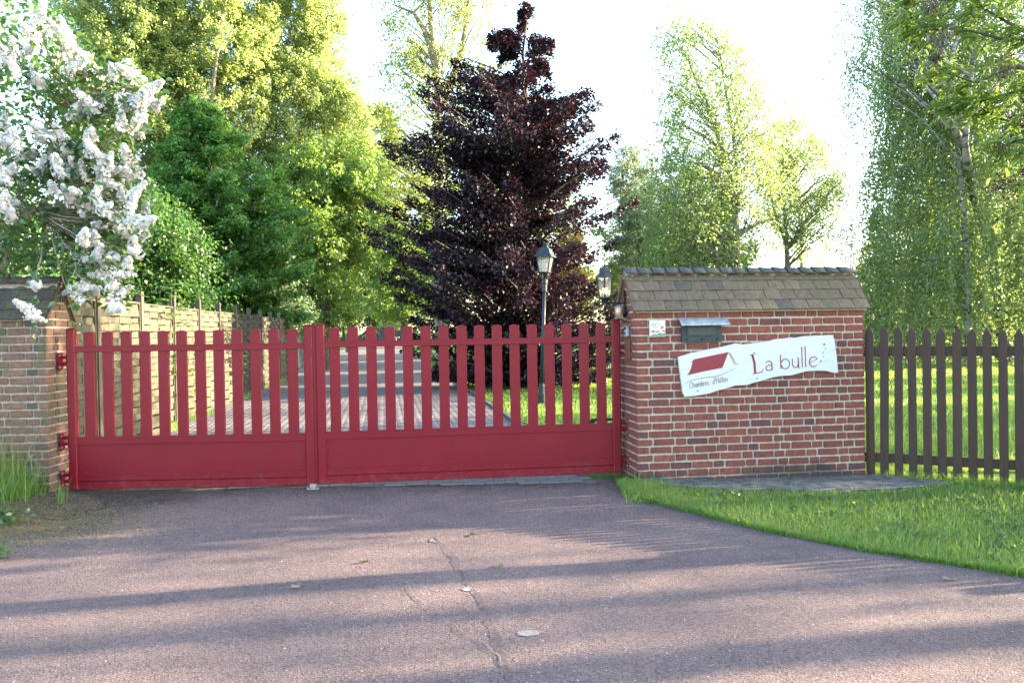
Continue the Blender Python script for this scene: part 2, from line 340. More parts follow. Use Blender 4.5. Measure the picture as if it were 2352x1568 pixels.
M['sign_white'] = sign_mat()
M['sign_red'] = simple('carmine_paint', (0.24, 0.02, 0.035), 0.55, var=0.12, scale=30)
M['sign_edge'] = simple('bare_wood_edge', (0.30, 0.24, 0.16), 0.8, var=0.3)
M['ink_dark'] = simple('dark_ink', (0.09, 0.07, 0.07), 0.7)
M['ceramic'] = simple('white_glaze', (0.80, 0.82, 0.82), 0.2, var=0.02, bmp=0)
M['ink_teal'] = simple('grey_teal_glaze', (0.07, 0.17, 0.21), 0.25, bmp=0)
M['ink_orange'] = simple('poppy_orange_glaze', (0.62, 0.09, 0.04), 0.25, bmp=0)
M['ink_pink'] = simple('pink_glaze', (0.55, 0.14, 0.22), 0.25, bmp=0)
M['ink_green'] = simple('leaf_green_glaze', (0.16, 0.30, 0.19), 0.25, var=0.4, scale=90, bmp=0)
M['bark'] = simple('brown_bark', (0.085, 0.070, 0.055), 0.95, var=0.5, scale=9, bmp=0.8, bscale=25)
M['bark_pale'] = simple('grey_bark', (0.22, 0.19, 0.15), 0.9, var=0.45, scale=6, bmp=0.7, bscale=22)
def birch_mat():
    m, n, l, b = new_mat('white_birch_bark')
    tc = n.new('ShaderNodeTexCoord'); mp = n.new('ShaderNodeMapping'); mp.inputs['Scale'].default_value = (2.5, 2.5, 7); l.new(tc.outputs['Object'], mp.inputs[0])
    nz = noise(n, l, 1, 5, 0.7, vec=mp.outputs[0]); r = ramp(n, [(0.40, (0.05, 0.045, 0.04)), (0.52, (0.26, 0.24, 0.21)), (0.8, (0.42, 0.39, 0.35))]); l.new(nz.outputs[0], r.inputs[0])
    l.new(r.outputs[0], b.inputs['Base Color']); b.inputs['Roughness'].default_value = 0.8; return m
M['birch'] = birch_mat()
M['lf_poplar'] = leaf_mat('poplar_leaves', (0.15, 0.21, 0.06), (0.24, 0.31, 0.10), (0.62, 0.74, 0.24), 0.55)
M['lf_mid'] = leaf_mat('maple_leaves', (0.05, 0.14, 0.03), (0.11, 0.25, 0.05), (0.27, 0.52, 0.08), 0.45)
M['lf_bush'] = leaf_mat('bush_leaves', (0.03, 0.09, 0.02), (0.07, 0.165, 0.033), (0.16, 0.34, 0.05), 0.4)
M['lf_wood'] = leaf_mat('woodland_leaves', (0.07, 0.15, 0.03), (0.14, 0.24, 0.05), (0.44, 0.62, 0.09), 0.48)
M['lf_pale'] = leaf_mat('pale_spring_leaves', (0.09, 0.14, 0.03), (0.17, 0.22, 0.05), (0.42, 0.50, 0.10), 0.5)
M['lf_beech'] = leaf_mat('copper_beech_leaves', (0.010, 0.008, 0.013), (0.036, 0.021, 0.034), (0.060, 0.012, 0.024), 0.20, 0.05)
M['lf_birch'] = leaf_mat('birch_leaves', (0.10, 0.16, 0.055), (0.17, 0.245, 0.085), (0.46, 0.60, 0.18), 0.5)
M['lf_lilac'] = leaf_mat('lilac_leaves', (0.03, 0.085, 0.016), (0.07, 0.165, 0.028), (0.18, 0.34, 0.04), 0.38, 0.07)
M['lf_silver'] = leaf_mat('silver_leaves', (0.11, 0.20, 0.09), (0.32, 0.42, 0.25), (0.32, 0.46, 0.18), 0.4)
M['lf_yellow'] = leaf_mat('golden_leaves', (0.30, 0.22, 0.02), (0.50, 0.36, 0.03), (0.75, 0.50, 0.04), 0.5)
M['lf_conifer'] = leaf_mat('cedar_needles', (0.09, 0.13, 0.085), (0.17, 0.22, 0.14), (0.34, 0.44, 0.24), 0.42)
M['lf_dark'] = leaf_mat('dark_shrub_leaves', (0.012, 0.035, 0.010), (0.035, 0.075, 0.015), (0.09, 0.16, 0.02), 0.35)
M['lf_ash'] = leaf_mat('ash_leaves', (0.05, 0.115, 0.025), (0.11, 0.20, 0.04), (0.32, 0.48, 0.07), 0.47, 0.06)
M['keys'] = leaf_mat('ash_keys', (0.03, 0.03, 0.012), (0.09, 0.09, 0.025), (0.10, 0.10, 0.02), 0.3)
M['petal'] = leaf_mat('lilac_florets', (0.72, 0.70, 0.68), (0.88, 0.87, 0.85), (0.8, 0.8, 0.76), 0.18, 0.02)
M['grass'] = leaf_mat('grass_blades', (0.045, 0.125, 0.022), (0.20, 0.36, 0.055), (0.42, 0.62, 0.08), 0.45, 0.05, nscale=1.6)
M['grass_dry'] = leaf_mat('dry_grass', (0.28, 0.22, 0.11), (0.46, 0.38, 0.20), (0.40, 0.34, 0.15), 0.35)
M['mullein'] = leaf_mat('woolly_leaves', (0.13, 0.20, 0.14), (0.20, 0.28, 0.20), (0.2, 0.3, 0.15), 0.3)
def glass_mat(name, col, rough=0.12, alpha_mix=0.55):
    m, n, l, b = new_mat(name); n.remove(b); out = [q for q in n if q.type == 'OUTPUT_MATERIAL'][0]
    t = n.new('ShaderNodeBsdfTransparent'); t.inputs[0].default_value = (0.9, 0.92, 0.92, 1)
    g = n.new('ShaderNodeBsdfGlossy'); g.inputs['Roughness'].default_value = rough; d = n.new('ShaderNodeBsdfDiffuse'); d.inputs[0].default_value = (*col, 1)
    tr = n.new('ShaderNodeBsdfTranslucent'); tr.inputs[0].default_value = (*col, 1)
    a = n.new('ShaderNodeMixShader'); a.inputs[0].default_value = 0.5; l.new(d.outputs[0], a.inputs[1]); l.new(tr.outputs[0], a.inputs[2])
    c = n.new('ShaderNodeMixShader'); c.inputs[0].default_value = alpha_mix; l.new(t.outputs[0], c.inputs[1]); l.new(a.outputs[0], c.inputs[2])
    e = n.new('ShaderNodeMixShader'); e.inputs[0].default_value = 0.12; l.new(c.outputs[0], e.inputs[1]); l.new(g.outputs[0], e.inputs[2])
    l.new(e.outputs[0], out.inputs[0]); return m
M['glass_frost'] = glass_mat('frosted_pane', (0.34, 0.36, 0.36), 0.2, 0.65)
M['glass_clear'] = glass_mat('dusty_clear_pane', (0.30, 0.29, 0.25), 0.1, 0.35)
M['glass_beacon'] = glass_mat('clear_beacon_cover', (0.8, 0.78, 0.78), 0.1, 0.22)
M['amber'] = simple('amber_lens', (0.9, 0.30, 0.05), 0.25, bmp=0)
M['bulb'] = bpy.data.materials.new('lit_bulb'); M['bulb'].use_nodes = True
_b = M['bulb'].node_tree.nodes['Principled BSDF']; _b.inputs['Emission Color'].default_value = (1, 0.72, 0.38, 1); _b.inputs['Emission Strength'].default_value = 5.0
M['bulb_off'] = simple('white_bulb', (0.8, 0.8, 0.8), 0.2, bmp=0)
M['shed'] = simple('dark_grey_boards', (0.045, 0.042, 0.05), 0.8, var=0.3)
M['shed_roof'] = simple('mossy_roof_sheet', (0.12, 0.15, 0.12), 0.8, var=0.4)
M['hatch2'] = simple('brown_boards', (0.07, 0.045, 0.04), 0.85, var=0.3)

# ------------------------------------------------------------------ ground, road, driveway, verge
def grid_sheet(name, xs, ys, dz, mat, zf=gz):
    X, Y = np.meshgrid(xs, ys); Z = zf(X, Y) + dz; V = np.stack([X, Y, Z], -1).reshape(-1, 3); nx, ny = len(xs), len(ys)
    i = (np.arange(ny - 1)[:, None] * nx + np.arange(nx - 1)[None]).ravel(); F = np.stack([i, i + 1, i + nx + 1, i + nx], -1)
    o = link_mesh(name, np_mesh(name, V, F, mat, True)); tag(o, kind='structure'); return o
grid_sheet('ground', [-600, 600], [-600, 900], -0.25, M['turf'], lambda x, y: x * 0)
grid_sheet('lawn', np.r_[-400, -100, -40, np.arange(-20, 20, 0.5), 40, 100, 400], np.r_[8.05, np.arange(8.5, 30, 0.5), 35, 50, 80, 140, 500], -0.004, M['turf'])
grid_sheet('road', np.arange(-24, 24.1, 0.25), np.arange(-14, 8.31, 0.25), 0.0, M['road'])

VB = [(0.98, 7.95), (1.00, 7.62), (1.07, 7.44), (1.31, 7.14), (1.51, 6.85), (1.90, 6.23), (2.40, 5.64), (2.83, 5.28), (3.12, 5.06), (4.2, 4.45), (6, 3.8), (10, 2.9), (16, 2.2), (24, 1.8)]
def yb(x): return np.interp(x, [p[0] for p in VB], [p[1] for p in VB])
def verge_sheet():
    xs = np.r_[np.arange(1.0, 5, 0.06), np.arange(5, 24, 0.5)]; V = []; K = 14
    for x in xs:
        y0, y1 = float(yb(x)), 8.3
        for k in range(K): y = y0 + (y1 - y0) * k / (K - 1); V.append((x, y, float(gz(x, y)) + 0.012 + (0.012 * min(k, 2))))
    i = (np.arange(len(xs) - 1)[:, None] * K + np.arange(K - 1)[None]).ravel()
    o = link_mesh('verge', np_mesh('verge', V, np.stack([i, i + K, i + K + 1, i + 1], -1), M['turf'], True)); tag(o, kind='structure')
verge_sheet()
# concrete strip at the foot of the wall
def slab():
    P = [(1.33, 7.89), (1.45, 7.76), (1.9, 7.66), (2.5, 7.60), (2.95, 7.55), (3.4, 7.58), (3.9, 7.70), (4.15, 7.83), (4.1, 8.0), (3.8, 8.35), (2.5, 8.25), (1.3, 8.05)]
    mb = MB(); P2 = [(x + random.uniform(-.02, .02), y + random.uniform(-.015, .015)) for x, y in P]
    mb.prism(P2, -0.06, 0.03, 'xy'); mb.v = [(x, y, z if z < 0 else float(gz(x, y)) + 0.052) for x, y, z in mb.v]; mb.build('concrete_pad', M['concrete'], kind='structure')
slab()

# driveway: straight, running back left of the copper beech
DA = math.atan(0.156)                      # its heading, to the left of straight ahead
drive = None
def drive_w(lx, ly):                       # local (across, along) -> world
    ca, sa = math.cos(DA), math.sin(DA); return 0.78 + lx * ca - ly * sa, 8.2 + lx * sa + ly * ca
def driveway():
    global drive
    W = 5.5; me = []
    ls = np.r_[np.arange(-0.25, 20, 0.5), 25, 40, 60, 90]; V = []; 
    xs = np.linspace(-W, 0.0, 12)
    for l_ in ls:
        for x in xs:
            y = max(l_, (8.0 - 8.2 - x * math.sin(DA)) / math.cos(DA)); V.append((x, y, 0))
    V = np.array(V, float); wx, wy = drive_w(V[:, 0], V[:, 1]); V[:, 2] = gz(wx, wy) + 0.004
    K = len(xs); i = (np.arange(len(ls) - 1)[:, None] * K + np.arange(K - 1)[None]).ravel()
    drive = link_mesh('driveway', np_mesh('driveway', V, np.stack([i, i + 1, i + K + 1, i + K], -1), M['drive'], True), None, (0.78, 8.2, 0), (0, 0, DA)); tag(drive, kind='structure')
    # pavers
    def pm(i):
        mb = MB(); a, b_ = 0.1035, 0.0505; h = 0.0; c = 0.004
        mb.add([(-a, -b_, -0.01), (a, -b_, -0.01), (a, b_, -0.01), (-a, b_, -0.01), (-a, -b_, h - c), (a, -b_, h - c), (a, b_, h - c), (-a, b_, h - c), (-a + c, -b_ + c, h), (a - c, -b_ + c, h), (a - c, b_ - c, h), (-a + c, b_ - c, h)],
               [(0, 1, 5, 4), (1, 2, 6, 5), (2, 3, 7, 6), (3, 0, 4, 7), (4, 5, 9, 8), (5, 6, 10, 9), (6, 7, 11, 10), (7, 4, 8, 11), (8, 9, 10, 11)])
        return mb.mesh('paver', M['paver'])
    pmesh = pm(0); cnt = 0; SV = []; SF = []; nb = 0
    pv = np.array([v.co for v in pmesh.vertices]); pf = [tuple(p.vertices) for p in pmesh.polygons]
    for row in range(0, 120):
        ly = -0.17 + row * 0.109
        for k in range(25):
            lx = -0.12 - k * 0.214 - (0.107 if row % 2 else 0)
            wx, wy = drive_w(lx, ly)
            if wy < 8.03 or wx > 1.14: continue
            z = float(gz(wx, wy)) + 0.016 + random.uniform(-.0015, .0025)
            near = (cnt < 300) and (wy < 8.75 or wy > 11.9) and -5 < wx
            if near:
                o = link_mesh('paver', pmesh, drive, (lx, ly, z), (random.uniform(-.006, .006), random.uniform(-.006, .006), random.uniform(-.01, .01))); cnt += 1
            else:
                SV.append(pv + np.array([lx, ly, z])); SF.append(np.array(pf) + nb); nb += len(pv)
    o = link_mesh('paver_field', np_mesh('paver_field', np.concatenate(SV), np.concatenate(SF), M['paver']), drive); tag(o, kind='stuff')
    kb = MB().cbox(-0.04, 0.04, 0, 0.49, -0.08, 0.05, 0.008).mesh('kerb_stone', M['concrete'])
    for i in range(46):
        wx, wy = drive_w(0.06, 0.75 + i * 0.5)
        link_mesh('kerb_stone', kb, drive, (0.06, 0.75 + i * 0.5, float(gz(wx, wy)) + random.uniform(-.012, .0)), (0, 0, random.uniform(-.02, .02)))
driveway()

# repaired seam and pale patches in the asphalt
def ribbon(name, pts, w, mat, dz):
    V = []; F = []
    for i, (x, y) in enumerate(pts):
        a = Vector(pts[min(i + 1, len(pts) - 1)]) - Vector(pts[max(i - 1, 0)]); nrm = Vector((-a.y, a.x)).normalized() * w[i] / 2
        for s in (-1, 1): px, py = x + nrm.x * s, y + nrm.y * s; V.append((px, py, float(gz(px, py)) + dz))
        if i: F.append((2 * i - 2, 2 * i, 2 * i + 1, 2 * i - 1))
    o = link_mesh(name, np_mesh(name, V, F, mat)); tag(o, kind='structure')
def jag(pts, n, amp):
    out = []
    for i in range(len(pts) - 1):
        for k in range(n):
            t = k / n; out.append((pts[i][0] * (1 - t) + pts[i + 1][0] * t + random.uniform(-amp, amp), pts[i][1] * (1 - t) + pts[i + 1][1] * t))
    return out + [pts[-1]]
p1 = jag([(-0.60, 6.2), (-0.42, 5.6), (-0.34, 5.2), (-0.22, 4.8), (-0.13, 4.3), (-0.05, 3.8), (0.02, 3.3)], 9, 0.012)
M['seam_dark'] = simple('worn_seam', (0.10, 0.078, 0.074), 0.95, var=0.5, scale=90, bmp=0.8, bscale=160)
ribbon('asphalt_seam', p1, [0.006 + 0.014 * random.random() ** 2 for _ in p1], M['seam_dark'], 0.008)
p2 = jag([(-0.70, 5.1), (-0.55, 4.75), (-0.40, 4.42), (-0.18, 4.1), (0.0, 3.7)], 6, 0.02)
ribbon('asphalt_seam', p2, [0.004 + 0.010 * random.random() ** 2 for _ in p2], M['seam'], 0.008)
def blob(name, cx, cy, rx, ry, mat, dz=0.004):
    n = 22; V = [(cx, cy, float(gz(cx, cy)) + dz)]
    for k in range(n):
        a = 2 * math.pi * k / n; q = random.uniform(0.7, 1.15); x, y = cx + rx * q * math.cos(a), cy + ry * q * math.sin(a); V.append((x, y, float(gz(x, y)) + dz))
    o = link_mesh(name, np_mesh(name, V, [(0, 1 + k, 1 + (k + 1) % n) for k in range(n)], mat)); tag(o, kind='structure')
blob('pale_spill', 0.06, 4.195, 0.07, 0.045, M['pale_patch']); blob('pale_spill', -0.286, 4.918, 0.045, 0.045, M['pale_patch']); blob('pale_spill', -0.60, 6.1, 0.04, 0.08, M['seam'])

# ------------------------------------------------------------------ vegetation engine
def unit(a): return a / np.maximum(np.linalg.norm(a, axis=-1, keepdims=True), 1e-9)
def leaf_cloud(name, P, D, L, W, mat, parent, fold=0.25, N=None, **k):
    """one small folded leaf per point: P base, D direction"""
    n = len(P); D = unit(D); Rn = RNG.normal(size=(n, 3)) if N is None else N + RNG.normal(size=(n, 3)) * 0.45
    S = unit(np.cross(D, Rn)); Nn = np.cross(S, D)
    L = np.broadcast_to(np.asarray(L, float).reshape(-1, 1), (n, 1)) * RNG.uniform(0.7, 1.25, (n, 1)); W = np.broadcast_to(np.asarray(W, float).reshape(-1, 1), (n, 1)) * RNG.uniform(0.8, 1.2, (n, 1))
    a = P; b_ = P + D * L * 0.45 + S * W * 0.5 + Nn * W * fold; c = P + D * L - Nn * W * 0.1; d = P + D * L * 0.45 - S * W * 0.5 + Nn * W * fold
    V = np.stack([a, b_, c, d], 1).reshape(-1, 3); i = np.arange(n) * 4
    F = np.stack([i, i + 1, i + 2, i + 3], -1)
    o = link_mesh(name, np_mesh(name, V, F, mat), parent); return tag(o, **k)

def limb(mb, a, b_, r0, r1, sag=0.0, n=5, seg=5, wob=0.06):
    a, b_ = Vector(a), Vector(b_); Ln = (b_ - a).length; pts = []; rr = []
    for i in range(seg + 1):
        t = i / seg; p = a.lerp(b_, t); w = math.sin(math.pi * t)
        p = p + Vector((RNG.normal() * wob * Ln * w * .5, RNG.normal() * wob * Ln * w * .5, sag * Ln * w)); pts.append(p); rr.append(r0 * (1 - t) + r1 * t)
    mb.tube(pts, rr, n, False); return pts

def tree(name, label, prof, Y, leaf, n_clump=160, per=220, size=0.09, wid=0.05, clump=0.7, droop=0.0, flat=1.0, trunk_x=None, base_z=0.0, r=0.16, bark='bark', depth=1.0,
         rise=0.5, outer=0.45, cat='tree', group=None, trunks=None, twig_len=0.5, twigs=9, lim=90, top_trunk=0.92, edge=0.0, inner=0, spray=False, vary=0.0):
    """prof: rows (y, xl, xr) of the crown's outline at distance Y; crown, trunk and limbs are real 3-D"""
    rows = []
    for (y, xl, xr) in prof:
        a, b_ = at(xl, y, Y), at(xr, y, Y); rows.append((a.z, a.x, b_.x))
    rows.sort(); zs = np.array([q[0] for q in rows]); xl = np.array([q[1] for q in rows]); xr = np.array([q[2] for q in rows])
    bx = (at(trunk_x, 700, Y).x if trunk_x is not None else float((xl[0] + xr[0]) / 2)); bz = base_z
    root = empty(name, (bx, Y, bz), label=label, cat=cat, group=group)
    O = np.array([bx, Y, bz])
    zmin, zmax = zs[0], zs[-1]
    # sample clump centres
    w = (np.interp(np.linspace(zmin, zmax, 200), zs, xr - xl)) ** (1.0 if spray else 1.3); w /= w.sum()
    z = RNG.choice(np.linspace(zmin, zmax, 200), n_clump, p=w) + RNG.uniform(-.05, .05, n_clump)
    th = RNG.uniform(0, 2 * np.pi, n_clump); rho = RNG.uniform(0, 1, n_clump) ** outer
    hw = np.interp(z, zs, xr - xl) / 2; cx = np.interp(z, zs, xr + xl) / 2
    hw = np.maximum(hw - clump * 0.45, 0.05)
    hw = hw * (1 + RNG.uniform(-vary, vary * .55, n_clump))
    C = np.stack([cx + hw * rho * np.cos(th), Y + hw * depth * rho * np.sin(th), z], -1)
    # trunk
    ax_t = np.linspace(0, 1, 9); topz = zmin + (zmax - zmin) * top_trunk; topx = float(np.interp(topz, zs, (xl + xr) / 2))
    tb = MB()
    if trunks is None: paths = [[(bx + (topx - bx) * t ** 1.5 + RNG.normal() * 0.04 * (t > 0) * (zmax - bz) * .12, Y + RNG.normal() * 0.03, bz + (topz - bz) * t) for t in ax_t]]
    else: paths = [[tuple(at(px, py, Y + dy)) for (px, py, dy) in tr] for tr in trunks]
    if trunks is not None: paths[0] = [(paths[0][0][0], Y, bz - 0.05)] + paths[0]
    for q, p in enumerate(paths):
        k = r if q == 0 else r * 0.6
        tb.tube([Vector(a_) - Vector(O) for a_ in p], [k * (1.15 if (i == 0 and q == 0) else 1) * (1 - 0.85 * i / (len(p) - 1)) for i in range(len(p))], 8, False)
    tb.build('trunk', M[bark], root, True, False)
    # limbs
    lb = MB(); tp = np.array([a_ for p in paths for a_ in p])
    dense = []
    for p in paths:
        p = np.array(p)
        for i in range(len(p) - 1):
            for t in (0, .25, .5, .75): dense.append(p[i] * (1 - t) + p[i + 1] * t)
    dense = np.array(dense)
    for i in RNG.permutation(n_clump)[:lim]:
        c = C[i]; dist = np.hypot(c[0] - dense[:, 0], c[1] - dense[:, 1]); want = c[2] - rise * dist
        j = np.argmin(np.abs(dense[:, 2] - want) + 0.3 * dist); a_ = dense[j]
        rr = max(0.012, min(r * 0.35, 0.03 * np.linalg.norm(c - a_) * .6))
        limb(lb, a_ - O, c - O, rr, rr * .3, 0.06 if rise > 0 else -.05, 4, 5)
    lb.build('limbs', M[bark], root, True, False)
    if spray:
        ln = np.empty(n_clump); A0 = np.empty((n_clump, 3))
        for i in range(n_clump):
            dist = np.hypot(C[i, 0] - dense[:, 0], C[i, 1] - dense[:, 1]); j = np.argmin(np.abs(dense[:, 2] - (C[i, 2] - rise * dist)) + 0.3 * dist); A0[i] = dense[j]
        dv = C - A0; ln = np.linalg.norm(dv, axis=1); du = dv / ln[:, None]; sd_ = np.cross(du, [0, 0, 1.0]); sd_ = unit(sd_)
        sweep = RNG.normal(size=(n_clump, 1)) * .15
        t = 1.08 - RNG.uniform(0, 1, (n_clump, per)) ** 1.25 * np.minimum(.85, (1.9 / np.maximum(ln, .3)))[:, None]
        wl_ = (0.07 + 0.17 * np.minimum(ln, 3))[:, None] * np.clip(1.25 - t, .12, .55) * 1.55
        k = np.round(RNG.uniform(-1, 1, (n_clump, per)) * 4) / 4 + RNG.normal(size=(n_clump, per)) * .10
        P = A0[:, None] + du[:, None] * (t * ln[:, None])[..., None] + sd_[:, None] * (k * wl_ + sweep * t)[..., None]
        P[..., 2] += -droop * (t ** 3) * .35 - .25 * np.abs(k) * wl_ * .6 + RNG.normal(size=t.shape) * clump * .12
        P[..., :2] += RNG.normal(size=P[..., :2].shape) * .04
        D = du[:, None] * .6 + sd_[:, None] * k[..., None] * .7 + RNG.normal(size=P.shape) * .5 + np.array([0, 0, -.35])
        P = P.reshape(-1, 3); D = D.reshape(-1, 3); keep = P[:, 2] > bz + .15; P, D = P[keep], D[keep]
        leaf_cloud('crown', P - O, D, size, wid, M[leaf], root, N=np.array([0.1, 0.0, 1.2])); return root
    # leaves on twigs
    out = unit(C - np.stack([cx * 0 + np.interp(z, zs, (xl + xr) / 2), np.full(n_clump, Y), z - 0.3], -1))
    K = twigs; Mn = max(3, per // K)
    td = unit(out[:, None] * 0.7 + RNG.normal(size=(n_clump, K, 3)) * 0.75 * np.array([1, 1, flat]) + np.array([0, 0, -droop])[None, None])
    tl = twig_len * RNG.uniform(0.5, 1.3, (n_clump, K, 1, 1))
    st = C[:, None] + RNG.normal(size=(n_clump, K, 3)) * clump * 0.30 * np.array([1, 1, flat])
    t = RNG.uniform(0.0, 1, (n_clump, K, Mn, 1))
    P = st[:, :, None] + td[:, :, None] * t * tl + np.array([0, 0, -1.0]) * (t ** 2) * droop * tl * 0.8 + RNG.normal(size=(n_clump, K, Mn, 3)) * 0.045 * (1 + clump)
    D = td[:, :, None] * 0.6 + RNG.normal(size=P.shape) * 0.7 + np.array([0, 0, -0.25 - droop * .5])
    P = P.reshape(-1, 3); D = D.reshape(-1, 3)
    keep = P[:, 2] > bz + 0.12; P, D = P[keep], D[keep]
    leaf_cloud('crown', P - O, D, size, wid, M[leaf], root, N=np.array([0.25, 0.0, 0.9]))
    return root

def grass(name, X, Y, H, W, mat, lean=0.35, dz=0.0, label=None, zf=gz, parent=None, bend=None):
    n = len(X); Z = zf(X, Y) + dz; B = np.stack([X, Y, Z], -1); a = RNG.uniform(0, 2 * np.pi, n); ln = RNG.uniform(0, lean, n) * H
    T = np.stack([np.cos(a) * ln, np.sin(a) * ln, H], -1); b2 = RNG.uniform(0, 2 * np.pi, n); S = np.stack([np.cos(b2), np.sin(b2), np.zeros(n)], -1) * (W / 2)[:, None]
    m1 = B + T * np.array([0.35, 0.35, 0.6]); tip = B + T
    V = np.stack([B - S, B + S, m1 + S * .8, m1 - S * .8, tip + S * .12, tip - S * .12], 1).reshape(-1, 3); i = np.arange(n) * 6
    F = np.concatenate([np.stack([i, i + 1, i + 2, i + 3], -1), np.stack([i + 3, i + 2, i + 4, i + 5], -1)])
    o = link_mesh(name, np_mesh(name, V, F, mat), parent); tag(o, kind='stuff', label=label)
    return o

# ------------------------------------------------------------------ masonry
def brick_mesh(L, H, kind, mat, seed):
    r = random.Random(seed); c = 0.006; d = 0.007; j = lambda a=0.0022: r.uniform(-a, a)
    out = [(-L / 2 + c, -H / 2), (L / 2 - c, -H / 2), (L / 2, -H / 2 + c), (L / 2, H / 2 - c), (L / 2 - c, H / 2), (-L / 2 + c, H / 2), (-L / 2, H / 2 - c), (-L / 2, -H / 2 + c)]
    out = [(x + j(), z + j()) for x, z in out]
    V = [(x, 0.02, z) for x, z in out] + [(x, 0.003, z) for x, z in out] + [(x * (1 - 2 * 0.004 / L), -0.0035 + j(.001), z * (1 - 2 * 0.004 / H)) for x, z in out]
    F = [tuple(range(16, 24))] + [(r_ * 8 + i, r_ * 8 + (i + 1) % 8, r_ * 8 + 8 + (i + 1) % 8, r_ * 8 + 8 + i) for r_ in (0, 1) for i in range(8)]
    mb = MB().add(V, F); return mb.mesh(kind, mat)
BR = {}
def get_brick(kind, L, mat):
    k = (kind, round(L, 2), mat)
    if k not in BR: BR[k] = [brick_mesh(L, 0.060, 'brick', M[mat], int(L * 1000) + len(mat) * 7 + i) for i in range(4)]
    return BR[k][random.randrange(4)]
def course(Lw, odd, ends=0.0):
    """flemish-like course: list of (x0, x1)"""
    S, Hd, J = 0.205, 0.097, 0.017; x = 0.0; out = []
    seq = [0.15, S, Hd] if odd else [Hd + 0.015, S, S]
    k = 0; pat = [S, Hd]
    i = 0
    while x < Lw - 0.02:
        w = seq[i] if i < len(seq) else pat[(i - len(seq)) % 2]
        w += random.uniform(-.006, .006); x1 = min(x + w, Lw)
        if Lw - x1 < 0.05: x1 = Lw
        out.append((x, x1)); x = x1 + J * random.uniform(.8, 1.2); i += 1
    return out
CP = 0.0772
def face(root, Lw, org, ang, mat, rows, z0=0.0, individual=True, bag=None, clip=None):
    """bricks on a face; org local point of its left end, ang rotation about z"""
    Rz = Matrix.Rotation(ang, 4, 'Z')
    for r_ in range(rows):
        zc = z0 + r_ * CP + CP / 2; lo, hi = (0, Lw) if clip is None else clip(zc)
        if hi - lo < 0.06: continue
        for (a, b_) in course(hi - lo, (r_ % 2) == 1):
            a += lo; b_ += lo; L = b_ - a
            if L < 0.03: continue
            base = min((0.045, 0.07, 0.097, 0.112, 0.15, 0.205), key=lambda q: abs(q - L)); me = get_brick('brick', base, mat)
            p = Vector(org) + Rz @ Vector(((a + b_) / 2, 0, 0)); p.z = zc + random.uniform(-.0015, .0015)
            rot = Euler((0, random.uniform(-.008, .008), ang + random.uniform(-.006, .006)))
            if individual: link_mesh('brick', me, root, p, rot, (L / base, 1, random.uniform(.96, 1.04)))
            else:
                Mx = Matrix.Translation(p) @ rot.to_matrix().to_4x4() @ Matrix.Diagonal((L / base, 1, 1, 1))
                bag.add([Mx @ v.co for v in me.vertices], [tuple(q.vertices) for q in me.polygons])

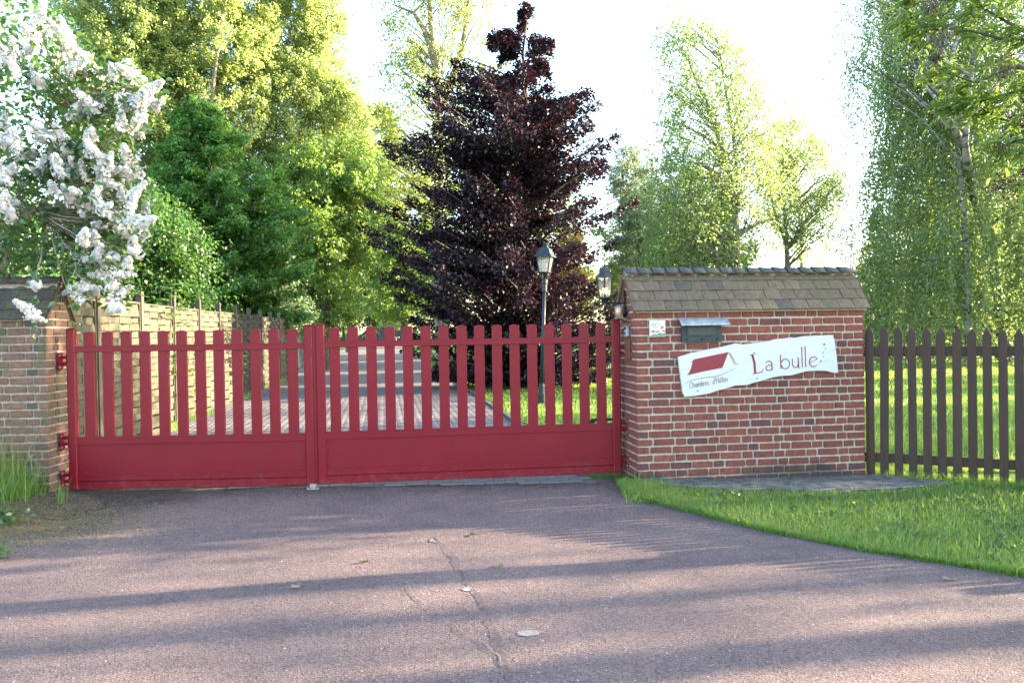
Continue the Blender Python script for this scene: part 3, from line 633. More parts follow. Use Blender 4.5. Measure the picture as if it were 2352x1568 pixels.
def roofed_wall(root, L, T, zt, zr, mats, first_tile=0.0, side_parts=False, tile_w=0.163):
    bm_, core, tl = mats
    yr = T / 2
    mb = MB(); mb.prism([(0.009, -0.35), (T - 0.009, -0.35), (T - 0.009, zt - 0.004), (yr, zr - 0.035), (0.009, zt - 0.004)], 0.009, L - 0.009, 'yz'); mb.build('mortar_core', M[core], root)
    rows = int(round(zt / CP)); z0 = zt - rows * CP - 0.006
    face(root, L, (0, 0, 0), 0, bm_, rows, z0)
    bag = MB(); g = lambda zc: (max(0.0, (zc + .03 - zt) / (zr - .04 - zt) * yr), T - max(0.0, (zc + .03 - zt) / (zr - .04 - zt) * yr))
    face(root, T, (0, T, 0), -math.pi / 2, bm_, rows + 5, z0, side_parts, bag, g)
    if not side_parts: bag.build('brick_end_face', M[bm_], root, recalc=False, kind='stuff')
    bag = MB(); face(root, T, (L, 0, 0), math.pi / 2, bm_, rows + 5, z0, False, bag, g); face(root, L, (L, T, 0), math.pi, bm_, rows, z0, False, bag)
    bag.build('brick_rear_face', M[bm_], root, recalc=False, kind='stuff')
    # roof
    ye, ze = -0.055, zt - 0.012; th = math.atan2(zr - 0.02 - ze, yr - ye); sl = math.hypot(zr - 0.02 - ze, yr - ye); ex = (sl - 0.02) / 4
    mb = MB(); t = 0.018
    mb.prism([(ye + .02, ze + 0.004), (yr, zr - 0.035), (T - ye - .02, ze + 0.004), (T - ye - .02, ze - 0.008), (yr, zr - 0.06), (ye + .02, ze - 0.008)], -0.012, L + 0.012, 'yz'); mb.build('roof_bed', M[core], root)
    def tile_me(seed):
        r = random.Random(seed); w = tile_w - 0.004; Lt = ex + 0.035; n = 4; V = []
        for s in range(2):
            for i in range(n + 1):
                x = -w / 2 + w * i / n; c = 0.004 * (1 - (2 * i / n - 1) ** 2) + r.uniform(-.0008, .0008); y = s * Lt + (r.uniform(-.002, .002) if s == 0 else 0)
                V.append((x, y, c)); V.append((x, y, c - 0.012))
        k = 2 * (n + 1); F = []
        for i in range(n):
            a = 2 * i; F += [(a, a + 2, a + 2 + k, a + k), (a + 1, a + 1 + k, a + 3 + k, a + 3), (a, a + 1, a + 3, a + 2)]
        F += [(0, k, k + 1, 1), (2 * n, 2 * n + 1, 2 * n + 1 + k, 2 * n + k)]
        mb = MB().add(V, F); return mb.mesh('roof_tile', M[tl])
    tms = [tile_me(s) for s in range(5)]
    for side in (0, 1):
        for row in range(4):
            x = -0.035 + tile_w / 2 + (tile_w / 2 if row % 2 else 0) + (-tile_w if row % 2 else 0) * 0; n = 0
            if row % 2:      # half tile at the verge
                xs = [(-0.035 + tile_w / 4, 0.5)]; x = -0.035 + tile_w
            else: xs = []; 
            while x < L + 0.035 - tile_w * 0.25: xs.append((x, 1.0)); x += tile_w
            rem = (L + 0.035) - (xs[-1][0] + tile_w / 2)
            if rem > 0.04: xs.append((L + 0.035 - rem / 2, rem / tile_w))
            for (x, sx) in xs:
                s = row * ex; y = ye + math.cos(th) * s; z = ze + math.sin(th) * s; off = 0.017
                y -= math.sin(th) * off; z += math.cos(th) * off
                a = th - R(3.4) + random.uniform(-.012, .012)
                if side == 0: link_mesh('roof_tile', random.choice(tms), root, (x + random.uniform(-.0015, .0015), y + random.uniform(-.003, .003), z + random.uniform(0, .002)), (a, 0, random.uniform(-.012, .012)), (sx, 1, 1))
                else: link_mesh('roof_tile', random.choice(tms), root, (x, T - y, z), Euler((a, 0, math.pi)), (sx, 1, 1))
    def ridge_me():
        n = 8; V = []; F = []
        for s in (0, 1):
            for rr in (0, 1):
                for i in range(n + 1):
                    q = (i / n * 2 - 1); ax = abs(q); y = q * 0.088; z = 0.056 * (1 - ax ** 1.5) - 0.035; k = 1 + (0.012 / .1 if rr == 0 else 0) + (0.03 if s == 0 else 0)
                    V.append((s * 0.165, y * k, z * k + (0.006 if s == 0 else 0)))
        m = n + 1
        for i in range(n):
            F += [(i, i + 1, 2 * m + i + 1, 2 * m + i), (m + i, 3 * m + i, 3 * m + i + 1, m + i + 1), (i, m + i, m + i + 1, i + 1), (2 * m + i, 2 * m + i + 1, 3 * m + i + 1, 3 * m + i)]
        F += [(0, 2 * m, 3 * m, m), (n, m + n, 3 * m + n, 2 * m + n)]
        return MB().add(V, F).mesh('ridge_tile', M['ridge'] if tl == 'tile' else M['tile_old'], True)
    rm = ridge_me(); n = int(round((L + 0.07) / 0.143)); p = (L + 0.06) / n
    for i in range(n): link_mesh('ridge_tile', rm, root, (-0.035 + i * p, yr + random.uniform(-.003, .003), zr - 0.012 + random.uniform(-.002, .002)), (random.uniform(-.03, .03), R(2.0), random.uniform(-.01, .01)), (p / 0.143, 1, 1))
    mb = MB(); mb.prism([(yr - .08, zr - .10), (yr + .08, zr - .10), (yr + .03, zr - .02), (yr - .03, zr - .02)], -0.028, L + 0.028, 'yz'); mb.build('ridge_mortar', M[core], root)
    for xx in (-0.022, L + 0.022):
        mb = MB(); mb.prism([(ye + .015, ze + 0.012), (yr, zr - 0.028), (T - ye - .015, ze + 0.012), (T - ye - .03, ze - 0.014), (yr, zr - 0.066), (ye + .03, ze - 0.014)], xx - .011, xx + .011, 'yz'); mb.build('verge_edging', M['brick_old'], root)

WALL_ANG = math.atan2(0.33, 2.335)
wall = empty('brick_wall', (1.2, 8.0, 0), WALL_ANG, label='red brick wall with a tiled ridge roof, between the gate and the picket fence', cat='wall')
roofed_wall(wall, 2.37, 0.60, 1.712, 2.135, ('brick', 'brick_core', 'tile'))
pillar = empty('brick_pillar', (-5.62, 7.755, 0.0), 0, label='weathered mossy brick pillar with a lichened tiled roof, under the white lilac', cat='gate pillar')
roofed_wall(pillar, 1.255, 0.45, 1.725, 2.12, ('brick_old', 'brick_core_old', 'tile_old'), side_parts=False)
# the pillar's end that faces the drive (its right end): single bricks
for ch in [c for c in pillar.children if c.name.startswith('brick_rear_face')]:
    bpy.data.objects.remove(ch)
T_ = 0.45; gl = lambda zc: (max(0.0, (zc + .03 - 1.725) / (2.08 - 1.725) * T_ / 2), T_ - max(0.0, (zc + .03 - 1.725) / (2.08 - 1.725) * T_ / 2))
face(pillar, T_, (1.255, 0, 0), math.pi / 2, 'brick_old', 27, 1.725 - 22 * CP - .006, True, None, gl)
bag = MB(); face(pillar, 1.255, (1.255, T_, 0), math.pi, 'brick_old', 22, 1.725 - 22 * CP - .006, False, bag); bag.build('brick_rear_face', M['brick_old'], pillar, recalc=False, kind='stuff')

# ------------------------------------------------------------------ things on the wall
def wl_pt(x, y, z): return wall.matrix_basis @ Vector((x, y, z))
def on_wall(name, x, y, z, **k):
    p = wl_pt(x, y, z); return empty(name, p, WALL_ANG, **k)
wall_M = Matrix.Translation((1.2, 8.0, 0)) @ Matrix.Rotation(WALL_ANG, 4, 'Z')
def wl_pt(x, y, z): return wall_M @ Vector((x, y, z))

# white wooden sign; outline in wall coordinates (along, up)
sign = on_wall('house_sign', 0, 0, 0, label='tilted white wooden board reading La bulle, Chambres d\'Hôtes, fixed to the brick wall', cat='sign')
OUT = [(0.408,1.259),(0.460,1.274),(0.542,1.297),(0.633,1.314),(0.761,1.336),(0.853,1.350),(0.922,1.365),(1.001,1.383),(1.024,1.378),(1.065,1.368),(1.204,1.382),(1.335,1.398),(1.410,1.416),(1.504,1.421),(1.560,1.431),(1.626,1.426),(1.692,1.438),(1.834,1.444),(1.958,1.446),(2.020,1.446),(2.038,1.365),(2.056,1.222),(2.068,1.068),(2.021,1.069),(1.935,1.092),(1.840,1.096),(1.735,1.092),(1.650,1.072),(1.574,1.054),(1.462,1.050),(1.358,1.034),(1.255,1.004),(1.172,0.989),(1.116,0.970),(0.986,0.967),(0.894,0.943),(0.801,0.923),(0.719,0.897),(0.572,0.877),(0.468,0.873),(0.450,0.911),(0.430,1.064)]
def board():
    n = len(OUT); cx = sum(p[0] for p in OUT) / n; cz = sum(p[1] for p in OUT) / n
    mb = MB(); V = []
    for k, y in ((0.0, -0.012), (0.0, -0.034), (0.004, -0.039)):
        for (x, z) in OUT:
            d = Vector((x - cx, z - cz)).normalized() * k; V.append((x - d.x, y, z - d.y))
    F = [tuple(range(2 * n, 3 * n)), tuple(reversed(range(n)))] + [(r_ * n + i, r_ * n + (i + 1) % n, r_ * n + n + (i + 1) % n, r_ * n + n + i) for r_ in (0, 1) for i in range(n)]
    mb.add(V, F); mb.build('board', M['sign_white'], sign)
board()
SY = -0.0402
def flat(polys, mat, name='lettering', parent=sign, y=SY):
    mb = MB()
    for P in polys:
        n = len(P); mb.add([(x, y - 0.0012, z) for x, z in P] + [(x, y + 0.001, z) for x, z in P], [tuple(range(n))] + [(i, (i + 1) % n, n + (i + 1) % n, n + i) for i in range(n)])
    return mb.build(name, mat, parent)
def stroke(pts, w):
    """polyline with width -> quads"""
    out = []
    for i in range(len(pts) - 1):
        a, b_ = Vector(pts[i]), Vector(pts[i + 1]); d = (b_ - a)
        if d.length < 1e-6: continue
        n_ = Vector((-d.y, d.x)).normalized(); w0 = (w if not hasattr(w, '__len__') else w[i]) / 2; w1 = (w if not hasattr(w, '__len__') else w[i + 1]) / 2; e = d.normalized() * min(w0, w1) * 0.5
        out.append([tuple(a - n_ * w0 - e), tuple(b_ - n_ * w1 + e), tuple(b_ + n_ * w1 + e), tuple(a + n_ * w0 - e)])
    return out
# crop pixel of the sign drawing -> board coordinates (a plain affine map)
def sg(x, y): return (0.2335 + x * 0.000823 + 0.0000110 * (x - 413), 1.5545 - y * 0.0005545 * 1.0 - 0.0)
_c = np.array([(413,636,.408,1.259),(800,540,.761,1.336),(1060,482,1.001,1.383),(1500,436,1.410,1.416),(2145,390,2.020,1.446),(2200,812,2.068,1.068),(1850,793,1.735,1.092),(1340,905,1.255,1.004),(950,985,.894,.943),(485,1078,.468,.873),(568,690,.548,1.209),(1215,610,1.143,1.267),(1655,760,1.552,1.126),(1997,685,1.876,1.185)])
_A = np.stack([np.ones(len(_c)), _c[:, 0], _c[:, 1], _c[:, 0] ** 2, _c[:, 0] * _c[:, 1]], -1)
_kx = np.linalg.lstsq(_A, _c[:, 2], rcond=None)[0]; _kz = np.linalg.lstsq(_A, _c[:, 3], rcond=None)[0]
def sg(x, y):
    q = np.array([1, x, y, x * x, x * y]); return (float(q @ _kx), float(q @ _kz))
def ell(cx, cy, rx, ry, a0, a1, n=18, tilt=0): return [(cx + rx * math.cos(R(a0 + (a1 - a0) * i / n)) , cy + ry * math.sin(R(a0 + (a1 - a0) * i / n))) for i in range(n + 1)]
PX = 0.00093
def strokes(lst, mat, name):
    ps = []
    for pts, w in lst: ps += stroke([sg(*p) for p in pts], [q * PX for q in w] if hasattr(w, '__len__') else w * PX)
    flat(ps, mat, name)
flat([[sg(*p) for p in [(583,662),(972,580),(950,640),(905,755),(700,795),(512,838),(535,805),(552,770),(566,720)]]], M['sign_red'], 'painted_roof')
strokes([([(975,585),(1010,650),(1045,725)], 4), ([(988,588),(1020,645),(1050,695),(1080,718)], 4)], M['sign_red'], 'painted_roof_edge')
strokes([([(480,935),(530,905),(580,890),(700,865),(800,858),(900,830),(1040,768)], [2,4,4,5,6,4,2])], M['ink_dark'], 'wood_crack')
strokes([([(1213,612),(1275,600)], 5), ([(1238,612),(1262,700),(1270,812)], [26,22,26]), ([(1243,824),(1300,812),(1350,800)], [5,9,9]), ([(1348,803),(1362,768)], 5)], M['sign_red'], 'letter_capital_l')
strokes([([(1390,700),(1405,686),(1428,681),(1450,692),(1457,715),(1459,780)], [6,9,10,10,11,12]), ([(1458,728),(1425,724),(1398,738),(1389,762),(1402,782),(1430,786),(1458,768)], 9)], M['sign_red'], 'letter_a')
strokes([([(1551,615),(1559,762)], 11), (ell(1607, 712, 47, 55, 195, 525), 9)], M['sign_red'], 'letter_b')
strokes([([(1684,655),(1686,715),(1700,748),(1722,755),(1742,738),(1752,712)], 9), ([(1749,645),(1757,760)], 12)], M['sign_red'], 'letter_u')
strokes([([(1788,523),(1797,753)], 9)], M['sign_red'], 'letter_l'); strokes([([(1826,516),(1834,746)], 9)], M['sign_red'], 'letter_l')
strokes([([(1876,702),(1962,657)], 6), ([(1962,657),(1947,638),(1918,632),(1890,645),(1875,680),(1879,715),(1900,740),(1930,743),(1958,720)], [7,9,9,10,11,11,10,9,6])], M['sign_red'], 'letter_e')
def dots(L, mat, name):
    for q in L: dot1([q], mat, name)
def dot1(L, mat, name): flat([[sg(x + rr * math.cos(k * math.pi / 4), y + rr * 1.1 * math.sin(k * math.pi / 4)) for k in range(8)] for (x, y, rr) in L], mat, name)
dots([(2040,495,11),(2053,541,7),(2031,585,6),(2031,630,5),(1999,685,8),(2014,677,5),(1990,710,4)], M['sign_red'], 'painted_dot')
for (x, y) in [(568,690),(627,1012),(1290,873),(1258,588),(2150,410)]:
    a, z = sg(x, y); sb = MB(); sb.lathe([(0.0065, 0), (0.0065, 0.003), (0.003, 0.004)], 8); o = sb.build('screw', M['dark_metal'], sign); o.location = (a, SY, z); o.rotation_euler = (R(90), 0, 0)
# handwriting: glyphs in a unit box (x height 0.62)
GL = {'C': (.62, [[(.6,.85),(.35,1),(.08,.75),(0,.45),(.1,.12),(.35,0),(.6,.12)]]), 'h': (.45, [[(.05,1),(.05,0)],[(.05,.45),(.2,.62),(.38,.55),(.4,0)]]), 'a': (.45, [[(.38,.58),(.15,.6),(0,.3),(.12,0),(.36,.12),(.38,.6)],[(.38,.6),(.42,0)]]),
      'm': (.65, [[(.05,.6),(.05,0)],[(.05,.45),(.2,.62),(.3,.5),(.3,0)],[(.3,.45),(.45,.62),(.58,.5),(.6,0)]]), 'b': (.42, [[(.05,1),(.05,0),(.25,0),(.38,.25),(.28,.55),(.05,.45)]]), 'r': (.3, [[(.05,.6),(.05,0)],[(.05,.4),(.15,.6),(.3,.58)]]),
      'e': (.42, [[(.02,.32),(.36,.36),(.3,.6),(.1,.58),(0,.3),(.1,0),(.38,.08)]]), 's': (.36, [[(.32,.58),(.1,.6),(.05,.42),(.3,.25),(.25,.02),(0,.03)]]), 'd': (.45, [[(.36,.5),(.12,.6),(0,.3),(.12,0),(.36,.12)],[(.38,1.05),(.38,0)]]), "'": (.14, [[(.08,1.05),(.04,.8)]]),
      'H': (.6, [[(.05,1),(.05,0)],[(.5,1),(.5,0)],[(.05,.5),(.5,.5)]]), 'o': (.45, [[(.2,.6),(.02,.4),(.05,.08),(.22,0),(.38,.2),(.36,.5),(.2,.6)]]), '^': (0, [[(-.38,.75),(-.24,.95),(-.08,.75)]]), 't': (.3, [[(.15,.95),(.15,.05),(.28,.02)],[(0,.62),(.3,.62)]]), ' ': (.55, [])}
def write(txt, x0, y0, x1, y1, h, mat, name, w):
    tot = sum(GL[c][0] + (.1 if c != '^' else 0) for c in txt); x = 0; ps = []
    for c in txt:
        gw, L = GL[c]
        for pl in L:
            q = []
            for (gx, gy) in pl:
                t = (x + gx) / tot; bx, by = x0 + (x1 - x0) * t, y0 + (y1 - y0) * t; q.append(sg(bx - gy * h * 0.0, by - gy * h))
            ps += stroke(q, w * PX)
        x += gw + (.1 if c != '^' else 0)
    flat(ps, mat, name)
write('Chambres', 536, 985, 762, 945, 66, M['ink_dark'], 'lettering', 3.6)
write("d'Ho^tes", 796, 938, 972, 903, 62, M['ink_dark'], 'lettering', 3.6)

# house number tile
num = on_wall('house_number', 0, 0, 0, label='small white glazed plaque with number 80 and painted poppies, left of the letterbox', cat='house number')
mb = MB(); mb.cbox(0.132, 0.289, -0.020, -0.0042, 1.458, 1.618, 0.002); mb.build('plaque', M['ceramic'], num)
def nt(x, y): return (0.132 + (x - 105) / 172 * 0.157, 1.618 - (y - 228) / 182 * 0.16)
NY = -0.0212
def nstroke(L, mat, name):
    ps = []
    for pts, w in L: ps += stroke([nt(*p) for p in pts], w)
    flat(ps, mat, name, num, NY)
nstroke([(ell(141, 263, 12, 12, 0, 360, 14), 0.0035), (ell(142, 291, 15, 15, 0, 360, 14), 0.0042)], M['ink_teal'], 'digit_eight')
nstroke([(ell(184, 277, 15, 28, 0, 360, 18), [0.0052 if i % 9 in (0, 1, 8) else .0034 for i in range(19)])], M['ink_teal'], 'digit_zero')
def blobs(L, mat, name):
    ps = []
    for (x, y, rx, ry) in L:
        ps.append([nt(x + rx * random.uniform(.75, 1.15) * math.cos(k * math.pi / 5), y + ry * random.uniform(.75, 1.15) * math.sin(k * math.pi / 5)) for k in range(10)])
    return ps
flat([[(0.136, 1.462), (0.286, 1.462), (0.286, 1.497), (0.25, 1.494), (0.235, 1.503), (0.20, 1.485), (0.17, 1.49), (0.15, 1.478), (0.136, 1.474)]], M['ink_green'], 'painted_leaves', num, NY)
for bq in [(243, 303, 20, 13), (232, 320, 11, 6), (143, 350, 24, 14), (256, 345, 20, 9), (120, 345, 8, 8)]: flat(blobs([bq], 0, 0), M['ink_orange'], 'painted_poppy', num, NY - .0006)
for bq in [(186, 352, 17, 11), (206, 345, 8, 7)]: flat(blobs([bq], 0, 0), M['ink_pink'], 'painted_pink_flower', num, NY - .0009)

# letterbox
lb_ = on_wall('letterbox', 0, 0, 0, label='dark grey letterbox with a small zinc roof set into the brick wall above the sign', cat='letterbox')
mb = MB(); mb.cbox(0.452, 0.858, -0.035, 0.0, 1.398, 1.572, 0.004); mb.build('box_front', M['letterbox'], lb_)
mb = MB(); mb.box(0.508, 0.798, -0.041, -0.034, 1.468, 1.552); mb.build('flap', M['letterbox_dark'], lb_)
mb = MB(); mb.box(0.500, 0.806, -0.044, -0.034, 1.548, 1.556); mb.box(0.500, 0.806, -0.0455, -0.034, 1.462, 1.470); mb.box(0.500, 0.508, -0.043, -0.034, 1.470, 1.548); mb.box(0.798, 0.806, -0.043, -0.034, 1.470, 1.548); mb.build('flap_frame', M['letterbox'], lb_)
for x in (0.50, 0.655, 0.81):
    mb = MB(); mb.lathe([(0.011, 0), (0.011, 0.012), (0.007, 0.016)], 10)
    o = mb.build('lock', M['dark_metal'], lb_); o.location = (x, -0.034, 1.430); o.rotation_euler = (R(90), 0, 0)
mb = MB(); mb.prism([(0.0, 1.640), (-0.055, 1.608), (-0.105, 1.572), (-0.112, 1.566), (-0.108, 1.560), (-0.098, 1.564), (-0.05, 1.602), (0.0, 1.632)], 0.425, 0.915, 'yz'); mb.build('zinc_roof', M['zinc'], lb_)

# things on the gable side of the wall, facing the gate (local x = 0, looking to -x)
ic = on_wall('intercom', 0, 0, 0, label='small silver intercom unit on the side of the brick wall, under a little wooden canopy', cat='intercom')
mb = MB(); mb.cbox(-0.035, -0.004, 0.215, 0.305, 1.465, 1.57, 0.004); mb.build('case', M['silver'], ic)
mb = MB(); mb.box(-0.038, -0.034, 0.225, 0.295, 1.53, 1.56); [mb.box(-0.039, -0.034, 0.23 + i * .022, 0.245 + i * .022, 1.48 + j * .018, 1.492 + j * .018) for i in range(3) for j in range(2)]; mb.build('buttons', M['dark_metal'], ic)
cn = on_wall('wooden_canopy', 0, 0, 0, label='little sloping wooden canopy board above the silver intercom', cat='canopy')
mb = MB(); Mx = Matrix.Translation((0, 0, 1.615)) @ Matrix.Rotation(R(20), 4, 'Y'); mb.box(-0.12, 0.0, 0.15, 0.36, -0.008, 0.008, Mx); mb.build('board', M['canopy_wood'], cn)
mb = MB(); mb.prism([(-0.10, 1.575), (-0.004, 1.56), (-0.004, 1.60)], 0.17, 0.185); mb.build('support', M['canopy_wood'], cn)
ht = on_wall('meter_hatch', 0, 0, 0, label='reddish brown metal hatch on the wall side below the silver intercom', cat='hatch')
mb = MB(); mb.cbox(-0.022, -0.004, 0.17, 0.33, 1.24, 1.445, 0.003); mb.build('door', M['hatch'], ht)
mb = MB(); mb.lathe([(0.008, 0), (0.008, 0.012), (0.004, 0.015)], 10); o = mb.build('lock', M['steel'], ht); o.location = (-0.022, 0.31, 1.31); o.rotation_euler = (0, R(-90), 0)

# amber beacon
bc = on_wall('gate_beacon', -0.075, 0.32, 1.655, label='amber gate warning beacon with a clear cover, just above the gate\'s right post', cat='beacon')
mb = MB(); mb.lathe([(0.043, 0), (0.047, 0.02), (0.047, 0.10), (0.040, 0.122), (0.02, 0.128)], 14); mb.build('cover', M['glass_beacon'], bc, True)
mb = MB(); mb.lathe([(0.026, 0.01), (0.030, 0.03), (0.030, 0.085), (0.02, 0.10)], 12); mb.build('amber_lens', M['amber'], bc, True)
mb = MB(); mb.lathe([(0.05, 0), (0.05, 0.03), (0.035, 0.035)], 14); o = mb.build('base', M['dark_metal'], bc); o.location = (0.072, 0, 0.06); o.rotation_euler = (0, R(-90), 0)

# wall lantern
WLN = on_wall('wall_lantern', -0.215, 0.34, 1.862, label='black six-sided wall lantern with a lit bulb on a scrolled bracket beside the tiled roof', cat='lantern')
def lantern(root, n, roof, glass_t, glass_b, hg, hb, mat, gmat, ang, bulb, finial, bulb_mat):
    mb = MB(); mb.lathe([(glass_b * .55, -hb), (glass_b * .8, -hb * .5), (glass_b * 1.08, -hb * .3), (glass_b * 1.1, 0.0), (glass_b * .5, 0.004)], n, (0, 0, 0), ang); mb.build('base', mat, root)
    for k in range(n):
        a = ang + 2 * math.pi * k / n; b_ = ang + 2 * math.pi * (k + 1) / n
        mb = MB(); mb.tube([(glass_b * math.cos(a), glass_b * math.sin(a), 0), (glass_t * math.cos(a), glass_t * math.sin(a), hg)], glass_t * (.105 if n == 6 else .075), 4); mb.build('glazing_bar', mat, root)
        g = MB(); q = .97; g.add([(glass_b * q * math.cos(a), glass_b * q * math.sin(a), 0.003), (glass_b * q * math.cos(b_), glass_b * q * math.sin(b_), 0.003), (glass_t * q * math.cos(b_), glass_t * q * math.sin(b_), hg), (glass_t * q * math.cos(a), glass_t * q * math.sin(a), hg)], [(0, 1, 2, 3)]); g.build('pane', gmat, root)
    mb = MB(); mb.lathe([(r_ , hg + z) for r_, z in roof], n, (0, 0, 0), ang); mb.build('roof', mat, root)
    mb = MB(); mb.lathe(finial, 8, (0, 0, hg + roof[-1][1] - .004)); mb.build('finial', mat, root, True)
    mb = MB(); mb.lathe([(0.004 + bulb * .5, 0), (bulb * .55, bulb * 1.2)], 10, (0, 0, 0.004)); mb.build('socket', M['ceramic'], root)
    mb = MB(); mb.lathe([(bulb * .5, bulb * 1.2), (bulb * .95, bulb * 2.0), (bulb, bulb * 2.7), (bulb * .7, bulb * 3.4), (bulb * .2, bulb * 3.7)], 12, (0, 0, 0.006)); mb.build('bulb', bulb_mat, root, True)
lantern(WLN, 6, [(0.107, -0.004), (0.107, 0.004), (0.086, 0.018), (0.066, 0.038), (0.056, 0.062), (0.044, 0.085), (0.022, 0.100), (0.008, 0.106)], 0.092, 0.062, 0.20, 0.05, M['dark_metal'], M['glass_clear'], R(15), 0.024,
        [(0.008, 0), (0.005, 0.02), (0.009, 0.028), (0.004, 0.036), (0.006, 0.05), (0.002, 0.07)], M['bulb'])
mb = MB(); mb.tube([(0.0, 0, -0.062), (0.205, 0.0, -0.062)], 0.010, 6); mb.tube([(0.0, 0, -0.065), (0, 0, -0.045)], [0.03, 0.035], 10); mb.build('arm', M['dark_metal'], WLN)
mb = MB(); mb.prism([(-0.02, -0.16), (0.0, -0.22), (0.02, -0.16), (0.028, -0.05), (0.02, 0.03), (0.0, 0.075), (-0.02, 0.03), (-0.028, -0.05)], 0.190, 0.204, 'yz'); mb.build('backplate', M['dark_metal'], WLN)
sp = [(0.195 - 0.055 * (1 - math.cos(t)) * 1.0, 0, -0.075 - 0.06 * math.sin(t)) for t in np.linspace(0, math.pi, 9)]
sp2 = [(0.11 + (0.032 - 0.0035 * t) * math.cos(t + .2), 0, -0.092 + (0.028 - 0.003 * t) * math.sin(t)) for t in np.linspace(0, 7.2, 18)]
sp3 = [(0.045 + (0.025 - 0.003 * t) * math.cos(-t), 0, -0.085 + (0.02 - 0.0022 * t) * math.sin(-t)) for t in np.linspace(0, 6.5, 14)]
mb = MB(); mb.tube(sp, 0.0045, 5); mb.tube(sp2, 0.004, 5); mb.tube(sp3, 0.004, 5); mb.build('scroll', M['dark_metal'], WLN)

# garden lamp post
LP = empty('lamp_post', (0.56, 16.4, 0.0), 0, label='tall garden lamp post with a square frosted lantern, on the lawn before the copper beech', cat='lamp post')
LP.rotation_euler = (0, R(-2.4) * -1.0 * 1.0, 0)
mb = MB(); mb.lathe([(0.115, -0.05), (0.115, 0.03), (0.085, 0.06), (0.082, 0.26), (0.062, 0.30), (0.058, 0.42), (0.044, 0.47), (0.05, 0.50)], 12); mb.build('pedestal', M['lamp_metal'], LP, False)
mb = MB(); mb.lathe([(0.040, 0.48), (0.037, 1.4), (0.034, 2.30)], 14); mb.build('pole', M['lamp_metal'], LP, True)
mb = MB(); mb.lathe([(0.034, 2.28), (0.052, 2.30), (0.052, 2.44), (0.060, 2.47), (0.058, 2.52), (0.035, 2.56)], 14); mb.build('collar', M['lamp_metal'], LP, False)
mb = MB()
for k in range(4):
    a = R(25) + k * math.pi / 2; mb.tube([(0.03 * math.cos(a), 0.03 * math.sin(a), 2.50), (0.10 * math.cos(a), 0.10 * math.sin(a), 2.60), (0.13 * math.cos(a), 0.13 * math.sin(a), 2.68)], 0.009, 5)
mb.build('fork', M['lamp_metal'], LP)
LH = empty('lantern_head', (0, 0, 2.68)); LH.parent = LP
lantern(LH, 4, [(0.250, -0.012), (0.250, 0.004), (0.20, 0.045), (0.145, 0.135), (0.135, 0.140), (0.135, 0.150), (0.075, 0.18), (0.055, 0.21), (0.075, 0.225), (0.055, 0.245), (0.03, 0.252)], 0.192, 0.135, 0.31, 0.03, M['lamp_metal'], M['glass_frost'], R(25), 0.045,
        [(0.035, 0), (0.03, 0.01), (0.012, 0.018)], M['bulb_off'])

